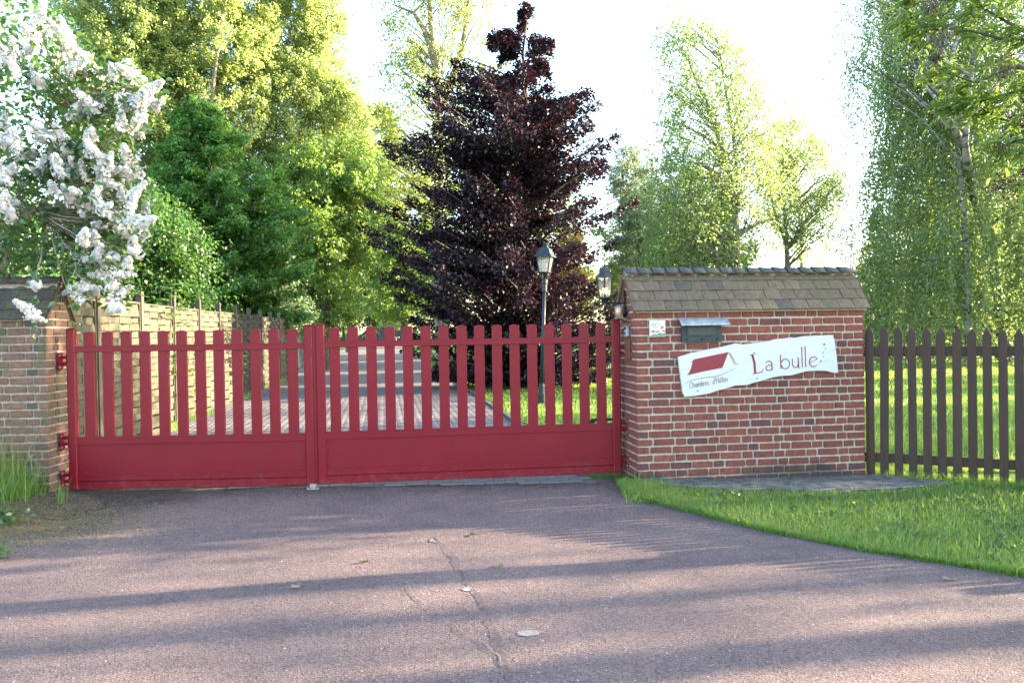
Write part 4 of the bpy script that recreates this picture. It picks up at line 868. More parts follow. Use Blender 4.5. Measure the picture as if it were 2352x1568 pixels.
# ------------------------------------------------------------------ the gate
GH = 1.545
def gate_leaf(L, n, first, pitch, z, org, ang, label, hinge_left):
    root = empty('gate_leaf', (org[0], org[1], z), ang, label=label, cat='gate', group='leaves of the red double gate')
    g = M['gate']; sw = 0.083
    def part(name, x0, x1, y0, y1, z0, z1, c=0.004):
        return MB().cbox(x0, x1, y0, y1, z0, z1, c).build(name, g, root)
    part('stile', 0, sw, -0.03, 0.03, 0, GH, 0.009)
    part('stile', L - sw, L, -0.03, 0.03, 0, GH, 0.009)
    for x in (0, L - sw):
        q = MB(); q.add([(x, -.03, GH), (x + sw, -.03, GH), (x + sw, .03, GH), (x, .03, GH), (x + sw / 2, 0, GH + .008)], [(0, 1, 4), (1, 2, 4), (2, 3, 4), (3, 0, 4), (3, 2, 1, 0)]); q.build('stile_cap', g, root)
    a, b_ = sw - .002, L - sw + .002
    def rail(z0, z1):
        m_ = MB(); pr = [(-0.020, z0), (-0.024, z0 + .004), (-0.024, z1 - .006), (-0.020, z1), (0.020, z1), (0.024, z1 - .006), (0.024, z0 + .004), (0.020, z0)]
        m_.prism(pr, a, b_, 'yz'); m_.box(a, b_, -0.0275, -0.0235, z1 - .014, z1 - .004); m_.box(a, b_, -0.0265, -0.0235, z0 + .003, z0 + .010); return m_.build('rail', g, root)
    rail(1.318, 1.378); rail(0.432, 0.505); rail(0.082, 0.150)
    m_ = MB(); m_.prism([(-0.016, 0), (-0.020, 0.006), (-0.020, 0.076), (-0.028, 0.084), (0.028, 0.084), (0.020, 0.076), (0.020, 0.0)], a, b_, 'yz'); m_.build('bottom_rail', g, root)
    m_ = MB(); m_.box(a, b_, -0.010, 0.010, 0.148, 0.434)
    for zz in (0.152, 0.422): m_.box(a + .02, b_ - .02, -0.015, -0.0098, zz, zz + .010)
    for xx in (a + .004, b_ - .014): m_.box(xx, xx + .010, -0.0155, -0.0098, 0.152, 0.432)
    m_.build('panel', g, root)
    pm = MB().cbox(-0.05, 0.05, -0.0145, 0.0145, 0.500, 1.495, 0.004).mesh('picket', g)
    cm = MB(); cm.prism([(-0.051, 1.492), (0.051, 1.492), (0.051, 1.503), (0.028, 1.511), (0, 1.515), (-0.028, 1.511), (-0.051, 1.503)], -0.0155, 0.0155); cme = cm.mesh('picket_cap', g)
    for i in range(n):
        p = link_mesh('picket', pm, root, (first + i * pitch, 0.002, 0)); c = link_mesh('picket_cap', cme, p)
    hx = -0.0 if hinge_left else L; s = -1 if hinge_left else 1
    for hz in (1.19, 0.42, 0.08) if not hinge_left else (1.19, 0.42, 0.06):
        x0, x1 = sorted((hx + s * 0.058, hx + s * 0.064))
        h = MB(); h.box(x0, x1, -0.055, 0.03, hz - 0.04, hz + 0.13); h.box(min(hx, x0), max(hx, x1), -0.005, 0.012, hz + .005, hz + .035); h.box(min(hx, x0), max(hx, x1), -0.005, 0.012, hz + .065, hz + .095)
        h.box(*sorted((hx + s * .001, hx + s * .007)), -0.02, 0.02, hz - .01, hz + .11)
        hb = h.build('hinge', g, root)
        for zz in (-0.01, 0.10):
            bb = MB(); bb.lathe([(0.011, 0), (0.011, 0.010), (0.006, 0.012)], 6); o = bb.build('bolt', M['steel'], hb); o.location = (x0 if s > 0 else x1, -0.04, hz + zz); o.rotation_euler = (0, R(-90 * s), 0)
    return root
GA = (-4.275, 7.95); GB = (-1.925, 7.985); GC = (-1.893, 7.985); GD = (1.087, 8.365)
angL = math.atan2(GB[1] - GA[1], GB[0] - GA[0]); angR = math.atan2(GD[1] - GC[1], GD[0] - GC[0])
LL = math.hypot(GB[0] - GA[0], GB[1] - GA[1]); LR = math.hypot(GD[0] - GC[0], GD[1] - GC[1])
gl_ = gate_leaf(LL, 12, 0.209, 0.1769, 0.080, GA, angL, 'shorter left leaf of the red metal gate, hung on the mossy brick pillar', True)
gr_ = gate_leaf(LR, 16, 0.176, 0.1757, 0.088, GC, angR, 'longer right leaf of the red metal gate, hung on the roofed brick wall', False)
m_ = MB(); m_.cbox(-0.0345, 0.0, -0.012, 0.012, 0.005, GH - .004, 0.003); m_.build('closing_strip', M['gate'], gr_)
for xx in (2.13, 2.19):
    m_ = MB(); m_.lathe([(0.009, 0), (0.008, 0.004), (0.003, 0.006)], 10); o = m_.build('rivet', M['gate'], gr_); o.location = (xx, -0.024, 0.462); o.rotation_euler = (R(90), 0, 0)
st = empty('gate_stop', (-1.93, 7.95, 0.05), 0, label='small galvanised ground stop under the meeting posts of the red gate', cat='gate stop')
mb = MB(); mb.cbox(-0.055, 0.055, -0.06, 0.02, 0.0, 0.012, .003); mb.build('base_plate', M['steel'], st)
mb = MB(); mb.cbox(-0.032, 0.032, -0.045, -0.02, 0.012, 0.055, .003); mb.build('stop_block', M['steel'], st)
for sx in (-.05, .05):
    mb = MB(); mb.lathe([(0.008, 0.012), (0.008, 0.022), (0.004, 0.024)], 6, (sx, -.05, 0)); mb.build('bolt', M['steel'], st)
ar = empty('gate_opener_arm', (0.80, 8.46, 0.0), angR, label='black motor arm behind the right end of the red gate', cat='gate opener')
mb = MB(); mb.cbox(0.0, 0.30, 0.0, 0.035, 0.60, 0.625, .004); mb.build('arm', M['dark_metal'], ar)
mb = MB(); mb.cbox(-0.04, 0.03, -0.03, 0.03, 0.54, 0.615, .004); mb.build('joint', M['dark_metal'], ar)

# ------------------------------------------------------------------ woven fence along the drive
def woven_fence():
    x0, y0 = -4.80, 8.30; hd = Vector((-0.139, 1.0, 0)).normalized(); ang = math.atan2(hd.y, hd.x)     # local x runs back along the fence
    root = empty('woven_fence', (x0, y0, 0.03), ang, label='tall woven wooden panel fence running back along the left side of the drive', cat='fence')
    W = 1.745; n = 11; Hs = 0.0965; seg = 12
    def slat(ph, seed):
        r = random.Random(seed); V = []; F = []
        for i in range(seg + 1):
            x = 0.055 + (W - 0.11) * i / seg; y = ph * 0.042 * math.sin(2 * math.pi * 2 * (i / seg)) ; dz = r.uniform(-.001, .001); k = 0.0445
            V += [(x, y - .004, -k + dz), (x, y - .004, k + dz - .003), (x, y + .004, k + dz - .003), (x, y + .004, -k + dz)]
        for i in range(seg):
            a = i * 4
            for j in range(4): F.append((a + j, a + (j + 1) % 4, a + 4 + (j + 1) % 4, a + 4 + j))
        me = MB().add(V, F).mesh('slat', M['woven']); return me
    SL = [[slat(s, 10 * s + k) for k in range(3)] for s in (1, -1)]
    posts = MB().cbox(-0.045, 0.045, -0.045, 0.045, -0.3, 2.15, 0.005).mesh('post', M['post'])
    fr = MB(); fr.box(0.048, 0.075, -.022, .022, 0.03, 1.96); fr.box(W - .075, W - .048, -.022, .022, 0.03, 1.96); fr.box(0.048, W - .048, -.0225, .0225, 1.955, 1.978); fm = fr.mesh('panel_frame', M['woven'])
    bt = MB().box(-0.011, 0.011, -.006, .006, 0.035, 1.955).mesh('batten', M['woven'])
    for i in range(n + 1): link_mesh('post', posts, root, (i * W, 0, random.uniform(-.02, .03)), (0, 0, random.uniform(-.02, .02)))
    for i in range(n):
        dz = random.uniform(-.012, .012) - (0.0)
        link_mesh('panel_frame', fm, root, (i * W, 0, dz))
        for x in (0.25, 0.5, 0.75): link_mesh('batten', bt, root, (i * W + 0.055 + (W - .11) * x, 0, dz))
        for k in range(20):
            link_mesh('slat', SL[k % 2][random.randrange(3)], root, (i * W, random.uniform(-.003, .003), 0.08 + k * Hs + dz), (random.uniform(-.10, .06), random.uniform(-.003, .003), 0), (1, 1, random.uniform(.96, 1.05)))
    gb = MB().box(0.05, W - .05, -.02, .02, -.12, 0.03).mesh('gravel_board', M['post'])
    for i in range(n): link_mesh('gravel_board', gb, root, (i * W, 0, 0))
woven_fence()

# ------------------------------------------------------------------ brown picket fence
def picket_fence():
    A = Vector((3.625, 8.38, 0.0)); B = Vector((4.755, 7.755, 0.0)); d = (B - A).normalized(); ang = math.atan2(d.y, d.x)
    root = empty('picket_fence', A, ang, label='dark brown timber picket fence between the brick wall and the right edge', cat='fence')
    w = 0.040; V = []
    pm = MB(); Z0, Z1 = 0.012, 1.522; c = .003
    pm.prism([(-w, Z0), (w, Z0), (w, Z1 - .062), (0.006, Z1), (-0.006, Z1), (-w, Z1 - .062)], -0.011, 0.011); pme = pm.mesh('picket', M['picket'])
    p = (B - A).length / 10; N = 42
    for i in range(N):
        z = -0.0046 * min(i, 14) + random.uniform(-.006, .006)
        link_mesh('picket', pme, root, (i * p + random.uniform(-.003, .003), 0, z), (0, random.uniform(-.007, .007), random.uniform(-.02, .02)), (random.uniform(.96, 1.03), 1, 1))
    for z0, z1 in ((0.17, 0.265), (1.245, 1.34)):
        for s in range(3):
            r_ = MB(); r_.cbox(-0.08 + s * p * 14, p * 14 * (s + 1) - .085, 0.0135, 0.045, z0 - (.02 if s == 0 else .055), z1 - (.02 if s == 0 else .055), .003); r_.build('rail', M['picket'], root)
    for i in (13.5, 27.5, 41.5):
        q = MB(); q.cbox(i * p - .045, i * p + .045, 0.047, 0.137, -0.3, 1.5, .004); q.build('post', M['picket'], root)
picket_fence()

# ------------------------------------------------------------------ trees
tree('copper_beech', 'copper beech with dark purple leaves hanging to the lawn, in the middle behind the gate',
     [(0, 1190, 1245), (40, 1140, 1275), (90, 1070, 1305), (140, 990, 1300), (190, 950, 1340), (235, 930, 1480), (270, 850, 1500), (320, 830, 1490), (370, 880, 1470), (420, 845, 1480), (500, 830, 1480), (550, 880, 1480), (600, 800, 1480), (660, 860, 1480), (740, 900, 1475), (800, 940, 1460), (870, 975, 1440)],
     21.5, 'lf_beech', 400, 320, 0.10, 0.072, 0.55, 0.7, 0.35, 1180, 0.02, 0.12, 'bark', 0.80, 0.62, 0.40, cat='tree', lim=390, spray=True, vary=0.38, top_trunk=0.98)
PG = 'tall yellow-green poplars on the left'
tree('poplar_tree', 'tall yellow-green poplar, the one behind the white lilac', [(-260, 200, 330), (-120, 150, 400), (0, 140, 430), (150, 130, 440), (300, 150, 420), (450, 170, 400), (560, 200, 380)], 33, 'lf_poplar', 420, 300, 0.115, 0.085, 0.8, 0.1, 1.0, 290, 0, 0.28, 'bark_pale', 0.9, 0.9, 0.42, group=PG, lim=120)
tree('poplar_tree', 'tall yellow-green poplar with a pale bare trunk showing, above the dark green maple', [(-260, 440, 570), (-120, 380, 620), (0, 340, 640), (150, 330, 640), (300, 340, 640), (450, 380, 620), (600, 420, 600)], 34, 'lf_poplar', 460, 300, 0.115, 0.085, 0.8, 0.1, 1.0, 480, 0, 0.12, 'bark_pale', 0.9, 0.9, 0.42, group=PG, lim=0,
     trunks=[[(478, 420, 0), (483, 250, -1.0), (496, 140, -1.8), (508, 80, -2.0), (515, 20, -1.4), (530, -80, -.6), (535, -200, 0)]])
tree('poplar_tree', 'yellow-green poplar at the right end of its row, beside the open sky', [(-200, 690, 790), (-80, 630, 805), (0, 590, 800), (80, 570, 795), (160, 560, 800), (260, 560, 850), (360, 570, 880), (480, 600, 880), (600, 640, 850)], 36, 'lf_poplar', 480, 300, 0.115, 0.085, 0.8, 0.1, 1.0, 700, 0, 0.28, 'bark_pale', 0.9, 0.9, 0.42, group=PG, lim=120)
tree('maple_tree', 'dense mid-green maple leaning over the woven fence', [(215, 420, 480), (260, 370, 540), (320, 340, 600), (400, 310, 680), (480, 300, 720), (560, 310, 745), (640, 300, 735), (720, 330, 720), (760, 380, 690)], 27, 'lf_mid', 330, 330, 0.12, 0.085, 0.75, 0.5, 0.8, 540, 0, 0.17, 'bark', 0.62, 0.45, 0.36, lim=150, spray=True)
tree('bushy_tree', 'leafy green bush filling the gap behind the left lilac branches', [(430, -60, 40), (500, -110, 120), (580, -120, 180), (660, -120, 200), (760, -100, 200)], 14, 'lf_mid', 90, 120, 0.07, 0.05, 0.4, 0.1, 0.9, 40, 0, 0.06, 'bark', 0.7, 0.6, 0.5, twig_len=0.5, lim=60, cat='bush')
tree('bushy_tree', 'dark green bushy tree behind the brick pillar and the lilac', [(420, 210, 300), (480, 170, 400), (560, 150, 460), (640, 150, 470), (720, 150, 460), (780, 180, 430)], 17, 'lf_bush', 190, 230, 0.08, 0.055, 0.5, 0.15, 0.8, 300, 0, 0.12, 'bark', 0.7, 0.5, 0.4, twig_len=0.5, lim=60)
WG = 'woodland trees along the drive'
tree('woodland_tree', 'green tree on the left of the drive, behind the silver-leaved sapling', [(330, 650, 860), (400, 610, 890), (480, 600, 900), (560, 600, 880), (640, 610, 850), (720, 640, 820), (770, 680, 780)], 33, 'lf_wood', 230, 210, 0.12, 0.085, 0.7, 0.2, 0.8, 745, 0, 0.2, 'bark', 0.8, 0.5, 0.4, group=WG, lim=70)
tree('woodland_tree', 'lit green tree arching over the far drive left of the copper beech', [(250, 780, 900), (330, 760, 960), (430, 750, 1010), (520, 760, 1020), (620, 800, 1010), (700, 840, 990), (735, 860, 960)], 44, 'lf_wood', 230, 210, 0.14, 0.1, 0.8, 0.2, 0.8, 935, 0, 0.22, 'bark', 0.8, 0.5, 0.4, group=WG, lim=80)
tree('woodland_tree', 'shaded green tree over the shed at the end of the drive', [(420, 740, 900), (500, 720, 960), (600, 720, 980), (680, 740, 960), (740, 770, 940)], 62, 'lf_wood', 170, 210, 0.18, 0.13, 1.0, 0.2, 0.8, 800, 0, 0.25, 'bark', 0.8, 0.5, 0.4, group=WG, lim=60)
tree('woodland_tree', 'green tree with sunlit trunk at the far left edge of the drive', [(380, 600, 760), (480, 560, 790), (600, 570, 790), (680, 600, 780), (735, 640, 760)], 52, 'lf_wood', 170, 210, 0.16, 0.12, 0.9, 0.2, 0.8, 722, 0, 0.3, 'bark_pale', 0.8, 0.5, 0.4, group=WG, lim=60)
tree('woodland_tree', 'tree filling the gap behind the copper beech to its right', [(330, 1000, 1200), (420, 960, 1300), (520, 960, 1400), (620, 980, 1420), (720, 1000, 1420), (750, 1040, 1380)], 50, 'lf_wood', 170, 200, 0.16, 0.12, 0.9, 0.2, 0.8, 1150, 0, 0.25, 'bark', 0.8, 0.5, 0.4, group=WG, lim=60)
tree('pale_tree', 'thin-leaved pale green tree with a bare grey trunk behind the copper beech', [(-160, 930, 1080), (-60, 880, 1120), (40, 870, 1150), (120, 860, 1180), (200, 850, 1130), (300, 830, 1080), (400, 820, 1060), (500, 840, 1040)], 40, 'lf_pale', 250, 90, 0.13, 0.09, 0.7, 0.1, 0.9, 1010, 0, 0.30, 'bark_pale', 0.8, 0.8, 0.5, lim=200, twig_len=0.8,
     trunks=[[(1010, 520, 0), (1010, 330, 0), (1005, 200, 0), (990, 80, 0), (985, -40, 0), (985, -150, 0)], [(1005, 160, 0), (975, 70, 0), (950, 30, 0), (900, 10, 0)], [(1008, 260, 0), (1060, 120, .5), (1075, 20, .5), (1080, -100, .5)]])
tree('golden_shrub', 'golden-leaved shrub glowing behind the square lamp', [(540, 1290, 1340), (580, 1270, 1350), (640, 1230, 1360), (700, 1210, 1360), (735, 1220, 1350)], 30, 'lf_yellow', 70, 150, 0.10, 0.07, 0.4, 0.1, 0.9, 1290, 0, 0.06, 'bark', 0.8, 0.5, 0.5, cat='shrub', lim=20)
tree('poplar_sapling', 'silver-leaved sapling beyond the far end of the woven fence', [(528, 635, 645), (580, 605, 670), (640, 590, 700), (690, 580, 725), (720, 570, 740), (760, 600, 700)], 29.5, 'lf_silver', 70, 75, 0.085, 0.06, 0.3, -0.3, 0.9, 640, 0, 0.05, 'bark_pale', 0.9, 0.9, 0.5, lim=60, twig_len=0.5)
# right-hand side
tree('birch_tree', 'tall forked silver birch above the tiled roof of the brick wall', [(35, 1545, 1600), (70, 1490, 1680), (120, 1490, 1730), (200, 1490, 1760), (280, 1490, 1790), (360, 1470, 1800), (430, 1450, 1820), (500, 1440, 1820), (560, 1450, 1760), (610, 1500, 1740)],
     37, 'lf_birch', 430, 85, 0.12, 0.085, 0.70, 0.5, 1.2, 1700, 0, 0.20, 'birch', 0.75, 0.7, 0.5, lim=300, twig_len=0.8,
     trunks=[[(1692, 640, 0), (1692, 560, 0), (1690, 500, 0), (1675, 400, 0), (1655, 330, 0), (1630, 250, 0), (1600, 190, 0), (1575, 120, 0)], [(1690, 505, 0), (1694, 440, 0), (1690, 360, 0), (1680, 280, 0), (1665, 200, 0), (1655, 130, 0), (1640, 60, 0)], [(1694, 550, 0), (1640, 520, 0), (1590, 490, -1), (1560, 440, -1)], [(1693, 540, 0), (1745, 510, 0), (1790, 500, .5), (1830, 460, .5)], [(1684, 460, 0), (1650, 400, 0), (1600, 375, 0), (1555, 372, 0)]])
tree('young_tree', 'slender small-crowned tree right of the silver birch, against the white sky', [(262, 1780, 1860), (310, 1745, 1880), (380, 1730, 1935), (440, 1720, 1965), (500, 1740, 1960), (560, 1780, 1900)], 40, 'lf_birch', 150, 85, 0.12, 0.08, 0.55, 0.1, 1.0, 1812, 0, 0.17, 'bark_pale', 0.8, 0.9, 0.5, lim=110, twig_len=0.7,
     trunks=[[(1810, 640, 0), (1808, 590, 0), (1805, 540, 0), (1800, 440, 0), (1798, 360, 0), (1800, 300, 0)], [(1806, 560, 0), (1780, 490, 0), (1765, 420, 0)], [(1808, 570, 0), (1850, 510, 0), (1900, 470, 0)]])
tree('pale_shrub', 'pale lime-green young tree low behind the roof beside the slender trunk', [(240, 1790, 1830), (300, 1740, 1870), (400, 1730, 1930), (480, 1720, 1940), (560, 1740, 1925), (610, 1780, 1930)], 60, 'lf_pale', 130, 60, 0.17, 0.12, 0.9, 0.1, 1.0, 1850, 0, 0.15, 'bark_pale', 0.8, 0.8, 0.5, lim=100, twig_len=1.0, cat='tree')
tree('woodland_tree', 'pale green tree low between the copper beech and the tiled roof', [(420, 1420, 1480), (480, 1390, 1560), (560, 1380, 1600), (640, 1380, 1600), (720, 1390, 1590)], 56, 'lf_pale', 130, 150, 0.18, 0.13, 0.9, 0.2, 0.8, 1480, 0, 0.2, 'bark', 0.8, 0.5, 0.45, group='trees behind the brick wall', lim=40)
tree('cedar_tree', 'grey-green cedar with layered branches between the copper beech and the birch', [(330, 1430, 1460), (380, 1410, 1520), (440, 1400, 1570), (500, 1400, 1600), (560, 1400, 1600), (610, 1400, 1600), (680, 1410, 1600)], 48, 'lf_conifer', 240, 190, 0.22, 0.05, 0.7, 0.1, 0.25, 1475, 0, 0.16, 'bark', 0.9, 0.2, 0.5, lim=150, twig_len=1.0)
tree('woodland_tree', 'leafy green tree behind the left half of the tiled roof', [(380, 1560, 1640), (440, 1520, 1700), (500, 1500, 1730), (560, 1490, 1740), (620, 1480, 1740), (700, 1500, 1720)], 42, 'lf_mid', 190, 170, 0.14, 0.1, 0.7, 0.2, 0.8, 1620, 0, 0.2, 'bark', 0.8, 0.5, 0.45, group='trees behind the brick wall', lim=60)
tree('weeping_birch', 'large weeping birch with trailing twigs and a white trunk, above the picket fence', [(-200, 2100, 2330), (-60, 2020, 2430), (60, 2010, 2480), (180, 2000, 2500), (300, 2010, 2520), (400, 1970, 2520), (500, 1950, 2530), (600, 1960, 2530), (680, 1990, 2520), (740, 2020, 2500)],
     31, 'lf_birch', 950, 190, 0.10, 0.072, 0.35, 2.2, 1.3, 2300, 0, 0.26, 'birch', 0.6, 0.8, 0.35, lim=50, twig_len=1.35, twigs=5,
     trunks=[[(2312, 800, 0), (2300, 720, 0), (2290, 650, 0), (2270, 560, 0), (2235, 450, 0), (2220, 350, -1.5), (2205, 270, -3.2), (2180, 160, -3.2), (2150, 60, -2)], [(2222, 350, -1.5), (2195, 300, -3.6), (2160, 240, -3.6), (2120, 190, -2)], [(2232, 430, -1), (2216, 330, -3.6), (2225, 240, -3.6), (2240, 120, -2)]])
tree('weeping_birch', 'thin trailing birch boughs hanging before the white sky at the weeping birch\'s left', [(-160, 1960, 2090), (-60, 1940, 2090), (40, 1930, 2080), (120, 1925, 2070), (180, 1915, 2060)],
     29, 'lf_birch', 60, 130, 0.09, 0.06, 0.4, 2.0, 1.4, 2210, 0, 0.14, 'birch', 0.6, 0.8, 0.5, lim=50, twig_len=1.5, twigs=8,
     trunks=[[(2225, 800, 0), (2215, 500, 0), (2190, 250, 0), (2120, 60, 0), (2050, -60, 0), (1990, -100, 0)]])
tree('dark_shrub', 'dark green shrub just right of the tiled roof', [(590, 1985, 2010), (640, 1965, 2060), (700, 1975, 2110), (760, 1985, 2150), (800, 1990, 2150)], 36, 'lf_dark', 90, 210, 0.11, 0.08, 0.5, 0.1, 0.8, 2060, 0, 0.08, 'bark', 0.8, 0.5, 0.4, cat='shrub', lim=20)
tree('woodland_tree', 'broad green tree standing behind the lower half of the weeping birch', [(330, 2100, 2380), (420, 2010, 2480), (520, 1985, 2540), (620, 1985, 2560), (720, 2000, 2560), (780, 2010, 2560)], 40, 'lf_wood', 300, 230, 0.13, 0.09, 0.8, 0.3, 0.9, 2200, 0, 0.2, 'bark', 0.6, 0.5, 0.4, group='trees behind the picket fence', lim=60)
tree('dark_yew', 'dark shaded tree behind the weeping birch trunk', [(560, 2150, 2500), (640, 2120, 2560), (700, 2120, 2580), (760, 2120, 2590), (790, 2130, 2590)], 44, 'lf_dark', 170, 210, 0.14, 0.1, 0.7, 0.1, 0.8, 2350, 0, 0.12, 'bark', 0.6, 0.5, 0.4, lim=20)
tree('plum_tree', 'purple-leaved plum tree at the right edge behind the ash branches', [(90, 2320, 2420), (180, 2300, 2480), (280, 2290, 2520), (380, 2300, 2520), (480, 2320, 2500)], 26, 'lf_beech', 60, 130, 0.09, 0.06, 0.5, 0.2, 0.9, 2440, 0, 0.1, 'bark', 0.8, 0.6, 0.5, lim=60)
# clipped hedge at the far side of the lawn
def hedge(name, label, x0, x1, y, h, d, mat, n, size):
    root = empty(name, (x0, y, 0), label=label, cat='hedge')
    mb = MB(); mb.cbox(0.15, x1 - x0 - .15, 0.15, d - .15, -.1, h - .15, .05); mb.build('hedge_body', M['bark'], root)
    P = RNG.uniform(0, 1, (n, 3)) * np.array([x1 - x0, d, h]); f = RNG.integers(0, 3, n)
    P[f == 0, 1] = RNG.uniform(0, .2, (f == 0).sum()); P[f == 1, 2] = h - RNG.uniform(0, .15, (f == 1).sum())
    leaf_cloud('foliage', P, RNG.normal(size=(n, 3)) + np.array([0, -.6, .4]), size, size * .7, M[mat], root)
hedge('clipped_hedge', 'long dark clipped hedge at the back of the right-hand lawn', 22, 62, 52, 1.75, 2.5, 'lf_dark', 42000, 0.16)
hedge('golden_hedge', 'small bright yellow hedge right of the dark shed', -15.2, -12.2, 92, 1.9, 1.5, 'lf_yellow', 5000, 0.2)
for i, (xa, xb, Y, yt, lab) in enumerate([(560, 760, 85, 560, 'distant woodland tree left of the far drive'), (700, 880, 100, 520, 'distant woodland tree above the shed roof'), (850, 1050, 90, 540, 'distant woodland tree right of the far drive'), (1380, 1560, 80, 560, 'distant dark tree seen beneath the cedar'), (2080, 2420, 75, 480, 'distant tree behind the clipped hedge')]):
    tree('distant_tree', lab, [(yt, xa + 60, xb - 60), (yt + 60, xa + 20, xb - 20), (yt + 140, xa, xb), (735, xa, xb), (752, xa + 10, xb - 10)], Y, 'lf_dark', 150, 230, 0.28, 0.2, 1.5, 0.1, 0.8, (xa + xb) / 2, 0, 0.35, 'bark', 0.6, 0.5, 0.4, group='distant trees', lim=30, twig_len=1.2)
# trees outside the right edge: they stand beyond the picket fence and shade the drive and the road
for (x, y, h, rr, cr, nc, lab, zb) in [(30, 12.5, 15, 0.22, 0.9, 34, 'slim tall tree outside the right edge, nearest the lawn', 5.0), (34, 11.8, 15, 0.24, 0.9, 34, 'slim tall tree outside the right edge, second of its row', 6.0), (28, 9.05, 14, 0.26, 1.1, 40, 'slim tall tree outside the right edge, third of its row', 6.5), (38, 11.9, 16, 0.18, 0.8, 40, 'slim tall tree outside the right edge, fourth of its row', 9),
                                    (17.5, 12.3, 9, 0.2, 2.2, 80, 'tree on the lawn outside the right edge', 4.0), (26, 16.5, 9, 0.25, 3.0, 110, 'broad tree far out on the lawn to the right', 2.0), (33, 25, 9, 0.25, 3.2, 120, 'broad low tree beyond the right edge of the lawn', 0.8), (22, 20.5, 8, 0.15, 1.2, 50, 'narrow tree on the lawn outside the right edge', 1.2)]:
    root = empty('lawn_tree', (x, y, 0), label=lab, cat='tree', group='lawn trees outside the right edge')
    mb = MB(); mb.tube([(0, 0, -.1), (.05, 0, h * .3), (-.05, .05, h * .6), (0, 0, h * .9)], [rr, rr * .85, rr * .6, rr * .2], 8); mb.build('trunk', M['bark'], root, True)
    th = RNG.uniform(0, 2 * np.pi, nc); zz = RNG.uniform(zb, h, nc); q = np.sqrt(np.clip(1 - ((zz - (zb + h) / 2) / ((h - zb) / 2 + .2)) ** 2, 0, 1)) * cr * RNG.uniform(.3, 1, nc) ** .5
    C = np.stack([q * np.cos(th), q * np.sin(th), zz], -1); mb = MB()
    for c in C[:50]: limb(mb, (0, 0, max(zb * .8, c[2] - .6 * np.hypot(c[0], c[1]))), c, .03, .01, .05, 4, 4)
    mb.build('limbs', M['bark'], root, True, False)
    k_ = 42 if cr < 2 else 80; P = np.repeat(C, k_, 0) + RNG.normal(size=(nc * k_, 3)) * (.34 if cr < 2 else .42); leaf_cloud('crown', P, RNG.normal(size=P.shape), 0.12 if cr < 2 else 0.2, 0.09 if cr < 2 else 0.15, M['lf_mid'], root)

# ------------------------------------------------------------------ lilac
LIL = [(225,80),(260,180),(180,190),(90,280),(150,290),(35,350),(90,390),(370,200),(400,260),(400,320),(490,360),(440,420),(520,430),(560,470),(640,430),(720,380),(770,440),(800,490),(850,520),(720,510),(700,560),(780,580),(830,610),(880,590),(800,660),(760,720),(790,750),(740,650),(690,700),(610,590),(520,600),(420,650),(230,480),(240,760),(350,770),(320,830),(420,840),(390,880),(230,800),(90,820),(40,830),(140,870),(110,910),(60,970),(110,1010),(30,1010),(230,960),(250,990),(330,960),(360,1000),(430,950),(470,990),(430,1030),(530,810),(510,850),(560,910),(600,900),(570,960),(650,970),(690,950),(740,990),(780,980),(720,880),(640,1050),(590,1090),(680,1080),(690,1140),(620,1160),(760,1110),(540,1120),(430,1100),(400,1130),(480,1190),(530,1210),(590,1200),(660,1220),(740,1190),(720,1270),(790,1230),(820,1270),(580,1290),(540,1310),(700,1320),(750,1330),(480,1360),(540,1370),(580,1400),(760,1390),(770,1440),(690,1480),(640,1460),(560,1470),(600,1540),(680,1560),(730,1500),(40,1150),(20,1200),(60,1230),(80,1170),(0,700),(470,1480),(300,1080),
       (205,1625),(455,1640),(500,1665),(470,1690),(640,1630),(655,1700),(170,1770),(580,1580)]
